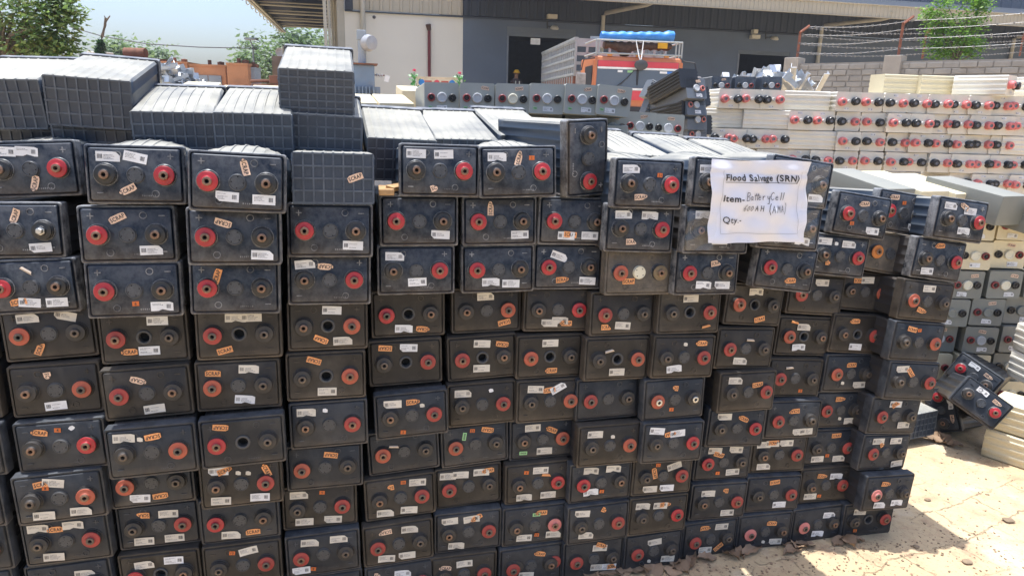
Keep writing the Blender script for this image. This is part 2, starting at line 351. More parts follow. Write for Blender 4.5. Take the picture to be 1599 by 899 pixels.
mb = MB(); corrug(mb, 4.3, UE, 6.01, 9.5, 0.4, 0.5, 0.04); panel(mb, 4.3, UE, 6.01, 9.5, .45, .7); mb.build('upper_wall', M['greywall'], wh)
for u in (9.30, 18.40, 27.6):
    MB().tube([(u+.72, -2.98, 5.1), (u+.70, -2.97, 4.93), (u+.62, -2.7, 4.89), (u+.06, -.22, 4.88), (u, -.12, 4.80), (u, -.12, 1.0), (u, -.12, 0)], 0.075, 0, 10).build('rain_pipe', M['creampipe'], wh, 40)
MB().tube([(0.62, -.12, 8.4), (0.62, -.12, 0)], 0.085, 0, 10).build('rain_pipe', M['creampipe'], wh, 40)
MB().tube([(2.90, -.08, 4.02), (2.90, -.08, 0)], 0.055, 0, 10).tube([(2.86, -.16, 4.18), (2.9, -.10, 4.0)], 0.10, 1, 8, 0.07).build('red_pipe', [mat('maroon_pipe', (0.13, 0.012, 0.018), 0.45), mat('rusty_hopper', (0.06, 0.03, 0.02), 0.7)], wh, 40)
lm = mat('lamp_housing', (0.55, 0.52, 0.42), 0.5); ld = mat('lamp_dark', (0.05, 0.05, 0.05), 0.5)
for u, z in ((7.33, 4.66), (15.49, 4.33), (15.45, 4.52)):
    MB().box((u, -.18, z), (.36 if z != 4.52 else .2, .22, .15), 0, None, .02).box((u, -.04, z), (.08, .08, .08), 1).build('wall_box', [lm, ld], wh)
for u, z in ((7.37, 4.27), (16.18, 4.30)):
    MB().tube([(u-.18, -.05, z+.28), (u-.18, -.12, z-.02)], .025, 1, 6).lathe([(0.0, -.06), (.10, -.05), (.16, 0.03), (.15, .05), (0, .05)], 0, 16, Matrix.Translation((u, -.45, z)) @ Matrix.Rotation(R_(-70), 4, 'X')).tube([(u-.15, -.1, z+.05), (u, -.4, z+.03)], .02, 1, 6).build('flood_lamp', [lm, ld], wh, 40)
MB().box((6.78, -.02, 3.80), (.36, .03, .22), 0).build('door_notice', mat('white_board', (.75, .77, .78), .5), wh)
MB().lathe([(0, -.05), (.05, -.04), (.06, .02), (0, .04)], 1, 12, Matrix.Translation((1.0, -.25, 4.32))).tube([(0.45, -.02, 4.46), (1.0, -.25, 4.36)], .012, 0, 6).build('wall_camera', [lm, ld], wh)
# left flank: wall, columns, side canopy
mb = MB(); panel(mb, -.25, -.003, 0, 8.5, 0.02, 0.5); mb.build('corner_column', M['creampipe'], wh)
mb = MB(); panel(mb, -.30, -.06, 0, 7.5, 0.52, 30); mb.build('side_wall', M['creamsheet'], wh)
mb = MB()
mb.add([(-.3, -8, 6.15), (-4.2, -8, 5.95), (-4.2, 23, 5.95), (-.3, 23, 6.15), (-.3, -8, 6.2), (-4.2, -8, 6.0), (-4.2, 23, 6.0), (-.3, 23, 6.2)], [(0, 1, 2, 3), (7, 6, 5, 4), (0, 4, 5, 1), (1, 5, 6, 2), (2, 6, 7, 3), (3, 7, 4, 0)])
for k in range(110): mb.box((-2.25, -7.9+.28*k, 6.03), (3.8, .05, .035), 0, Matrix.Rotation(0, 4, 'X'))
mb.build('side_canopy', M['bluesheet'], wh)
for k in range(9):
    y = -6+3.2*k
    mb = MB(); mb.box((-2.3, y, 5.86), (3.9, .06, .05), 0); mb.tube([(-4.1, y+.5, 5.80), (-1.2, y+.5, 5.78), (-.62, y+.5, 5.72), (-.45, y+.5, 5.5), (-.42, y+.5, 1), (-.42, y+.5, 0)], .045, 0, 8)
    mb.build('canopy_beam', M['creampipe'], wh)
MB().box((-4.18, 7.5, 5.80), (.12, 31, .30), 0).box((-4.02, 7.5, 5.70), (.10, 31, .1), 0).build('edge_beam', M['creampipe'], wh)
mb = MB()
for k in range(20): mb.tube([(-4.25, -7+1.5*k, 5.70), (-4.30, -6.6+1.5*k, 5.56), (-4.30, -6.2+1.5*k, 5.55), (-4.25, -5.8+1.5*k, 5.68)], .022, 0, 6)
mb.build('gutter_loops', M['creampipe'], wh)
# ------------------------------------------------------------------ text as mesh
_tx = {}
def text_geo(s, size, bold=0.0, shear=0.0, res=2, space=1.12):
    k = (s, size, bold, shear, res, space)
    if k not in _tx:
        cu = bpy.data.curves.new('lettering', 'FONT'); cu.body = s; cu.size = size; cu.offset = bold; cu.shear = shear
        cu.resolution_u = res; cu.space_character = space; cu.fill_mode = 'FRONT' if hasattr(cu, 'fill_mode') else cu.fill_mode
        o = bpy.data.objects.new('lettering', cu); COL.objects.link(o)
        bpy.context.view_layer.update()
        dg = bpy.context.evaluated_depsgraph_get()
        me = bpy.data.meshes.new_from_object(o.evaluated_get(dg))
        vs = [v.co.copy() for v in me.vertices]; fs = [tuple(p.vertices) for p in me.polygons]
        bpy.data.objects.remove(o); bpy.data.curves.remove(cu); bpy.data.meshes.remove(me)
        x0 = min(v.x for v in vs); x1 = max(v.x for v in vs); y0 = min(v.y for v in vs); y1 = max(v.y for v in vs)
        _tx[k] = (vs, fs, (x0, x1, y0, y1))
    return _tx[k]
def put_text(mb, s, size, cx, cz, y, mi, bold=0.0, shear=0.0, bend=0.0, align='C', maxw=None):
    vs, fs, (x0, x1, y0, y1) = text_geo(s, size, bold, shear)
    kx = 1.0
    if maxw and x1-x0 > maxw: kx = maxw/(x1-x0)
    ox = (x0+x1)/2 if align == 'C' else x0
    oy = (y0+y1)/2 if align == 'C' else 0
    mb.add([((v.x-ox)*kx+cx, y-bend*((v.x-ox)*kx+cx)**2, v.y-oy+cz) for v in vs], fs, mi)

# ------------------------------------------------------------------ battery cell meshes
CW, CH, LIDD = 0.2100, 0.1362, 0.034
def rrect(w, h, r, n=4, cz=0.0):
    pts = []
    for (sx, sz, a0) in ((1, 1, 0), (-1, 1, 90), (-1, -1, 180), (1, -1, 270)):
        for i in range(n+1):
            a = R_(a0+90*i/n)
            pts.append((sx*(w/2-r)+r*math.cos(a), cz+sz*(h/2-r)+r*math.sin(a)))
    return pts
def ribbed_profile(w, h, nt, ns, rh, rw, cz, round_=0.006):
    P = []
    def run(p0, p1, nrm, n):
        d = Vector(p1)-Vector(p0); L = d.length; d.normalize(); p0 = Vector(p0); q = Vector(nrm)
        P.append(tuple(p0+d*round_))
        for i in range(n):
            t = L*(i+1)/(n+1)
            for a, hh in ((-rw/2, 0), (-rw/4, rh), (rw/4, rh), (rw/2, 0)): P.append(tuple(p0+d*(t+a)+q*hh))
        P.append(tuple(p0+d*(L-round_)))
    x, z0, z1 = w/2, cz-h/2, cz+h/2
    run((-x, z0), (x, z0), (0, -1), nt); run((x, z0), (x, z1), (1, 0), ns)
    run((x, z1), (-x, z1), (0, 1), nt); run((-x, z1), (-x, z0), (-1, 0), ns)
    return P
def case_mb(w, h, L, y0, cz, nt=7, ns=3, rh=0.0014, rw=0.007, bt=0.0, bs=0.0, grid=True, taper=0.0, gx=7, gz=3):
    mb = MB(); P = ribbed_profile(w, h, nt, ns, rh, rw, cz); loops = []
    n = 10
    for i in range(n+1):
        t = i/n; y = y0+(L-y0)*t; k = math.sin(PI*t); tp = 1-taper*t
        lp = []
        for x, z in P:
            xx, zz = x*tp, cz+(z-cz)*tp
            if z > cz: zz += bt*k*max(0.0, 1-(x/(w/2))**2)*((z-cz)/(h/2))**2
            xx += bs*k*(x/(w/2))*(1-((z-cz)/(h/2))**2)
            lp.append((xx, y, zz))
        loops.append(lp)
    loops.append([(x*(1-taper)*0.985, L+0.0025, cz+(z-cz)*(1-taper)*0.98) for x, z in P])
    mb.loft(loops, 0)
    if grid:
        ww, hh = w*(1-taper)*0.965, h*(1-taper)*0.95; ye = L+0.0025
        for i in range(gx+2): mb.box((-ww/2+ww*i/(gx+1), ye+0.0008, cz), (0.0042, 0.0056, hh), 0)
        for j in range(gz+2): mb.box((0, ye+0.0006, cz-hh/2+hh*j/(gz+1)), (ww, 0.0050, 0.0042), 0)
    return mb
def lid_mb(side, hole):
    mb = MB(); cz = CH/2; loops = []
    for y, ins, r in ((LIDD, 0.006, 0.004), (LIDD, 0.0, 0.006), (0.0042, 0.0, 0.007), (0.0020, 0.0014, 0.007), (0.0016, 0.0056, 0.006), (0.0046, 0.0068, 0.006), (0.0002, 0.0086, 0.006), (-0.001, 0.0102, 0.005)):
        loops.append([(x, y, z) for x, z in rrect(CW-2*ins, CH-2*ins, r, 4, cz)])
    mb.loft(loops, 0, True, not hole)
    if hole:
        bm = bmesh.new(); n = 24
        o = [bm.verts.new(p) for p in loops[-1]]
        c = [bm.verts.new((0.0125*math.cos(2*PI*i/n), -0.001, cz+0.0125*math.sin(2*PI*i/n))) for i in range(n)]
        es = [bm.edges.new((o[i], o[(i+1) % len(o)])) for i in range(len(o))]+[bm.edges.new((c[i], c[(i+1) % n])) for i in range(n)]
        bmesh.ops.triangle_fill(bm, edges=es, use_beauty=True)
        bm.verts.index_update()
        mb.add([v.co.copy() for v in bm.verts], [[v.index for v in f.verts] for f in bm.faces], 0); bm.free()
    s = -1 if side == 'L' else 1
    for (x, z, plus) in ((s*0.076, 0.112, 1), (-s*0.076, 0.112, 0), (-s*0.076, 0.026, 0)):
        mb.box((x, -0.0014, z), (0.014, 0.0030, 0.0026), 0)
        if plus: mb.box((x, -0.00145, z), (0.0026, 0.0031, 0.014), 0)
    T = lambda x, z: Matrix.Translation((x, -0.001, z))
    for x, z in ((-s*0.036, 0.113), (s*0.040, 0.025)):
        mb.lathe([(0.0085, 0.0002), (0.0085, -0.0016), (0.0064, -0.0016), (0.0060, 0.0002)], 0, 16, T(x, z))
    for i in range(7): mb.box((0.012+i*0.0045, -0.0012, 0.0205), (0.0026, 0.0012, 0.0034), 0)
    return mb
SH = {}
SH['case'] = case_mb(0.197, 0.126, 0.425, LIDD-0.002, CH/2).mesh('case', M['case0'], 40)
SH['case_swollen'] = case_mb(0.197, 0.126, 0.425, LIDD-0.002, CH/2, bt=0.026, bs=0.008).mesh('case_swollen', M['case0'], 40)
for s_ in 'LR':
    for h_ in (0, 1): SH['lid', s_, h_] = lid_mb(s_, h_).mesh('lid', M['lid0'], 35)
def terminal_mesh():
    mb = MB()
    mb.lathe([(0.0262, 0.0), (0.0262, -0.0016), (0.0250, -0.0028), (0.0238, -0.0028), (0.0232, -0.0010)], 1, 28)
    mb.lathe([(0.0232, -0.0008), (0.0230, -0.0060), (0.0215, -0.0068), (0.0226, -0.0080), (0.0226, -0.0120)], 1, 28)
    mb.lathe([(0.0226, -0.0118), (0.0222, -0.0138), (0.0212, -0.0146), (0.0150, -0.0150), (0.0122, -0.0160), (0.0112, -0.0185), (0.0104, -0.0190)], 0, 28)
    return mb.mesh('terminal', [M['red0'], M['collar']], 30)
SH['terminal'] = terminal_mesh()
def nut_mesh(bolt):
    mb = MB()
    if bolt:
        mb.lathe([(0.0104, -0.0185), (0.0104, -0.0205), (0.0085, -0.0210)], 0, 6, cap1=False)
        mb.lathe([(0.0085, -0.0208), (0.0080, -0.0275), (0.0066, -0.0288), (0.0, -0.0290)], 0, 6)
    else:
        mb.lathe([(0.0104, -0.0186), (0.0100, -0.0216), (0.0088, -0.0222), (0.0052, -0.0222), (0.0046, -0.0212), (0.0046, -0.0120)], 0, 20)
        mb.lathe([(0.0046, -0.0125), (0.0, -0.0125)], 1, 20)
    return mb.mesh('insert', [M['nut'], M['hole']], 30)
SH['insert'] = nut_mesh(False); SH['bolt'] = nut_mesh(True)
def cap_mesh():
    mb = MB()
    mb.lathe([(0.0200, 0.0), (0.0198, -0.0020), (0.0188, -0.0026), (0.0184, -0.0022), (0.0184, -0.0062), (0.0176, -0.0072), (0.0165, -0.0072), (0.0158, -0.0062), (0.0148, -0.0062), (0.0142, -0.0068), (0.0, -0.0068)], 0, 28)
    for k in range(4):
        a = R_(45+90*k); mb.box((0.0128*math.cos(a), -0.0069, 0.0128*math.sin(a)), (0.0028, 0.0006, 0.0028), 1)
    for k in range(6):
        a = R_(60*k); mb.box((0, 0, 0), (0.0052, 0.0010, 0.0011), 0, Matrix.Translation((0.0072*math.cos(a), -0.0070, 0.0072*math.sin(a))) @ Matrix.Rotation(-a, 4, 'Y'))
    return mb.mesh('vent_cap', [M['cap0'], M['hole']], 30)
SH['cap'] = cap_mesh()
SH['neck'] = MB().lathe([(0.0190, 0.0), (0.0188, -0.0030), (0.0172, -0.0042), (0.0146, -0.0042), (0.0128, -0.0025), (0.0124, 0.016)], 0, 28).lathe([(0.0126, 0.0155), (0.0, 0.0155)], 1, 28).mesh('vent_neck', [M['cap1'], M['hole']], 35)

# stickers: local x across, z up, facing -y
def strip(mb, x0, x1, top, bot, mi, bend, y=0.0):
    n = len(top)-1
    vs = []
    for i in range(n+1):
        x = x0+(x1-x0)*i/n; yy = y-bend*x*x
        vs += [(x, yy, bot[i]), (x, yy, top[i])]
    mb.add(vs, [(2*i, 2*i+2, 2*i+3, 2*i+1) for i in range(n)], mi)
def white_label(k):
    rnd = random.Random(k); mb = MB(); w_, h_ = 0.050, 0.0225
    top = [h_/2]*7; bot = [-h_/2]*7
    if k % 5 == 1: top[6] -= 0.009; top[5] -= 0.001
    if k % 5 == 2: bot[0] += 0.008
    if k % 5 == 3: bot[3] += 0.004; bot[4] += 0.002; top[6] -= 0.003
    b = 1.2 if k % 3 else 2.5
    strip(mb, -w_/2, w_/2, top, bot, 0, b)
    z = h_/2-0.005
    xs = -w_/2+0.004 if k % 2 else -w_/2+0.016
    while z > -h_/2+0.0035:
        l = rnd.uniform(0.012, 0.026)
        if rnd.random() < 0.75:
            x = xs
            while x < xs+l:
                d = rnd.uniform(0.0012, 0.0034)
                mb.add([(x, -0.00025-b*x*x, z-0.0006), (x+d, -0.00025-b*(x+d)**2, z-0.0006), (x+d, -0.00025-b*(x+d)**2, z+0.0006), (x, -0.00025-b*x*x, z+0.0006)], [(0, 1, 2, 3)], 2 if rnd.random() < .6 else 1)
                x += d+0.0008
        z -= 0.0030
    x = (w_/2-0.015) if k % 2 else -w_/2+0.003
    e = x+0.0095
    while x < e:                               # a little bar code
        d = rnd.choice((0.0004, 0.0007, 0.0011))
        mb.add([(x, -0.00025-b*x*x, -0.0050), (x+d, -0.00025-b*(x+d)**2, -0.0050), (x+d, -0.00025-b*(x+d)**2, 0.0050), (x, -0.00025-b*x*x, 0.0050)], [(0, 1, 2, 3)], 1)
        x += d+rnd.choice((0.0004, 0.0008))
    return mb.mesh('label', [M['paperlab'], M['ink'], M['inkgrey']])
def scrap_sticker(k, bm_):
    mb = MB(); h = 0.0084
    top = [h]*7; bot = [-h]*7
    if k == 0: top = [h*.55, h, h, h, h, h*.9, h*.7]; bot = [-h*.8, -h, -h, -h, -h, -h, -h]
    if k == 1: bot = [-h, -h, -h, -h, -h*.9, -h*.6, -h*.1]; top = [h, h, h, h, h*.95, h*.8, h*.5]
    if k == 2: top = [h*.2, h*.7, h, h, h, h, h*.6]; bot = [-h*.4, -h*.9, -h, -h, -h, -h*.9, -h*.8]
    if k == 3: top = [h]*7; bot = [-h*.9, -h, -h, -h, -h, -h, -h]
    b = (3.0, 6.0, 4.0, 1.5, 9.0, 7.0, 5.0)[k]
    wx0, wx1, word, tc_, tw = {4: (-.019, .013, 'SCRA', -.004, .026), 5: (-.019, .019, 'SCRAP', 0, .0335), 6: (-.019, -.001, 'SC', -.0105, .013)}.get(k, (-.019, .019, 'SCRAP', 0, .0335))
    if k == 4: top = [h, h, h, h, h, h*.3, -h*.4]; bot = [-h]*6+[-h*.8]
    if k == 5: top = [h*.2, h*.9, h, h, h, h, h]; bot = [-h*.1, -h*.9, -h, -h, -h, -h, -h*.8]
    if k == 6: top = [h, h, h, h, h*.7, h*.5, h*.1]; bot = [-h, -h, -h, -h, -h, -h*.8, -h*.5]
    strip(mb, wx0, wx1, top, bot, 0, b)
    put_text(mb, word, 0.0132, tc_, 0, -0.0005, 1, bold=0.0003, bend=b, maxw=tw)
    return mb.mesh('scrap_sticker', [M[bm_], M['ink']])
for k in range(10): SH['W', k] = white_label(k)
for k in range(4): SH['S', k] = scrap_sticker(k, 'peach'); SH['O', k] = scrap_sticker(k, 'orange')
for k in (4, 5, 6): SH['S', k] = scrap_sticker(k, 'peach'); SH['O', k] = scrap_sticker(k, 'orange')
def num_tag(s):
    mb = MB(); strip(mb, -0.0075, 0.0075, [0.0058]*3, [-0.0058, -0.0055, -0.0058], 0, 3.0)
    put_text(mb, s, 0.0098, 0, 0, -0.0004, 1, bold=0.0002, maxw=0.010)
    return mb.mesh('number_tag', [M['numtag'], M['ink']])
def small_scrap():
    mb = MB(); strip(mb, -0.0065, 0.0065, [0.005, 0.0062, 0.003], [-0.004, -0.006, -0.0052], 0, 8.0); return mb.mesh('torn_label', [M['paperlab']])
SH['V'] = small_scrap()
def curled(bm_):
    mb = MB(); P = []
    for i in range(7):
        a = PI*1.25*i/6; P.append((-0.0042*math.cos(a)*0.9, -0.0005-0.0046*math.sin(a)))
    vs = []
    for i, (z, y) in enumerate(P): vs += [(-0.0165+0.0006*i, y, z), (0.0165-0.0015*i, y, z+0.0005)]
    mb.add(vs, [(2*i, 2*i+1, 2*i+3, 2*i+2) for i in range(6)], 0)
    return mb.mesh('curled_sticker', [M[bm_]], 60)
SH['C'] = curled('curl'); SH['K'] = curled('orange')
def green_tag():
    mb = MB(); strip(mb, -0.0125, 0.0125, [0.0058]*5, [-0.0058]*5, 0, 2.0)
    for x in (-0.008, -0.005, -0.0018, 0.0015, 0.005, 0.008): mb.box((x, -0.0005, 0), (0.0018, 0.0002, 0.0055), 1)
    return mb.mesh('green_tag', [M['green'], M['ink']])
SH['G'] = green_tag()
_num = {}

ORD = ['lowest', 'second', 'third', 'fourth', 'fifth', 'sixth', 'seventh', 'eighth', 'ninth', 'tenth', 'eleventh', 'twelfth', 'thirteenth', 'fourteenth', 'fifteenth', 'sixteenth']
FIRST = ['first']+ORD[1:]
STACKS = 'ZABCDEFGHIJKLM'
TOPROW = {'Z': 6, 'A': 9, 'B': 9, 'C': 9, 'D': 9, 'E': 9, 'F': 9, 'G': 9, 'H': 9, 'I': 9, 'J': 9, 'K': 8, 'L': 8, 'M': 8}
def stack_words(c):
    i = STACKS.index(c)
    return {0: 'leftmost stack', 13: 'rightmost stack', 12: 'second stack from right', 11: 'third stack from right', 10: 'fourth stack from right', 9: 'fifth stack from right', 8: 'sixth stack from right'}.get(i, FIRST[i]+' stack from left')
def row_words(c, row):
    n = TOPROW[c]-row
    return 'topmost' if n == 0 else ('lowest' if row == 0 else FIRST[n]+' from top')

def stick(root, items, dirty):
    for i, e in enumerate(items):
        q = e.split(); ty, x, z, a = q[0], float(q[1])/1000, float(q[2])/1000, float(q[3])
        rnd = random.Random(int(x*1e4)*31+int(z*1e4)*7+i)
        hw, hh = {'W': (.025, .011), 'S': (.019, .008), 'O': (.019, .008)}.get(ty, (.007, .006))
        if abs(math.sin(R_(a))) > 0.6: hw, hh = hh, hw
        x = max(-0.089+hw, min(0.089-hw, x)); z = max(0.014+hh, min(CH-0.014-hh, z))
        if ty == 'W': me, nm = SH['W', rnd.randrange(10)], 'label'
        elif ty in 'SO': me, nm = SH[ty, rnd.choice((0, 0, 1, 1, 2, 2, 3, 3, 4, 5, 6))], 'scrap_sticker'
        elif ty == 'N':
            s = q[4] if len(q) > 4 else '3'
            if s not in _num: _num[s] = num_tag(s)
            me, nm = _num[s], 'number_tag'
        else: me, nm = SH[ty], {'V': 'torn_label', 'C': 'curled_sticker', 'K': 'curled_sticker', 'G': 'green_tag'}[ty]
        rough_ = [M['paperlab1']] if dirty and ty in 'WV' and rnd.random() < .7 else None
        put(nm, me, root, (x, -0.0031-0.0004*i, z), (0, -R_(a), 0), mats=rough_)

def make_cell(c, row, loc, rot, red, op, st, kindw=None):
    sw = stack_words(c)
    side = 'left' if red == 'L' else 'right'
    what = 'black cell, red terminal on '+side
    if op: what = 'black cell, red terminal %s, open vent hole' % side
    if c == 'H' and row == 7: what = 'scorched grey-brown cell with broken upper rim'
    if c == 'L' and row == 7: what = 'worn cell with orange terminal and steel bolt'
    if c == 'A' and row == 8: what = 'black cell with steel bolt in terminal'
    if c == 'M' and row == 1: what = 'sunlit dusty cell pulled out forward'
    if c == 'G' and row == 9:
        lab = 'black cell stood up on its narrow side above the wall of cells'
    else: lab = '%s, %s in %s' % (what, row_words(c, row), sw)
    if len(lab.replace(',', ' ').split()) > 16: lab = lab.replace('black cell, red terminal', 'cell, red terminal')
    t = thing('battery_cell', lab, 'battery cell', loc, tuple(R_(v) for v in rot), 'black battery cells stacked in front wall')
    clean = row >= 7
    rnd = random.Random(hash((STACKS.index(c), row)))
    worn = (c, row) in (('H', 7), ('L', 7))
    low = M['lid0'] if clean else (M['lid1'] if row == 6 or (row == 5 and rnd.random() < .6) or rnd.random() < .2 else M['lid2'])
    if worn: low = M['lid_worn']
    sw_ = (c, row) in (('A', 9), ('B', 9), ('C', 9), ('F', 9), ('H', 9), ('I', 9), ('J', 9))
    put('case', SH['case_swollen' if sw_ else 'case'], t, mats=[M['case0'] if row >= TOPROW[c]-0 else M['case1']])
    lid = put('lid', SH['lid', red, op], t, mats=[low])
    z = CH/2
    for s, sx in (('L', -1), ('R', 1)):
        isred = s == red
        if isred: mm = M['red0'] if clean else M['red1']
        else: mm = M['blk0'] if clean else M['blk1']
        if isred and (c, row) in (('M', 1), ('L', 0), ('K', 0), ('G', 1), ('I', 1)): mm = M['pinkred']
        if isred and (c, row) == ('L', 7): mm = M['orange_t']
        if (c, row) == ('H', 7): mm = M['redor'] if isred else M['brass']
        if isred and row in (3, 4, 5, 6) and mm is M['red1'] and rnd.random() < .45: mm = M['redor']
        if isred and not clean and rnd.random() < .10: mm = M['red0']
        tm = put('red_terminal' if isred else 'black_terminal', SH['terminal'], t, (sx*0.0623, -0.001, z), mats=[mm, M['collar'] if clean else M['blk1']])
        bolted = (c, row, s) in (('A', 8, 'R'), ('L', 7, 'R'))
        put('bolt' if bolted else 'insert', SH['bolt' if bolted else 'insert'], tm, (0, 0, 0), (0, rnd.uniform(0, 1), 0), mats=[M['bolt'] if bolted or (c, row) == ('I', 4) else (M['nut'] if clean or rnd.random() < .3 else M['nut1'])])
    if op: put('vent_neck', SH['neck'], t, (0, -0.001, z))
    else: put('vent_cap', SH['cap'], t, (0, -0.001, z), (0, rnd.uniform(0, 6), 0), mats=[M['creamcap'] if (c, row) == ('H', 7) else (M['cap0'] if clean else M['cap1'])])
    stick(t, [e for e in st.split(';') if e], not clean)
    return t
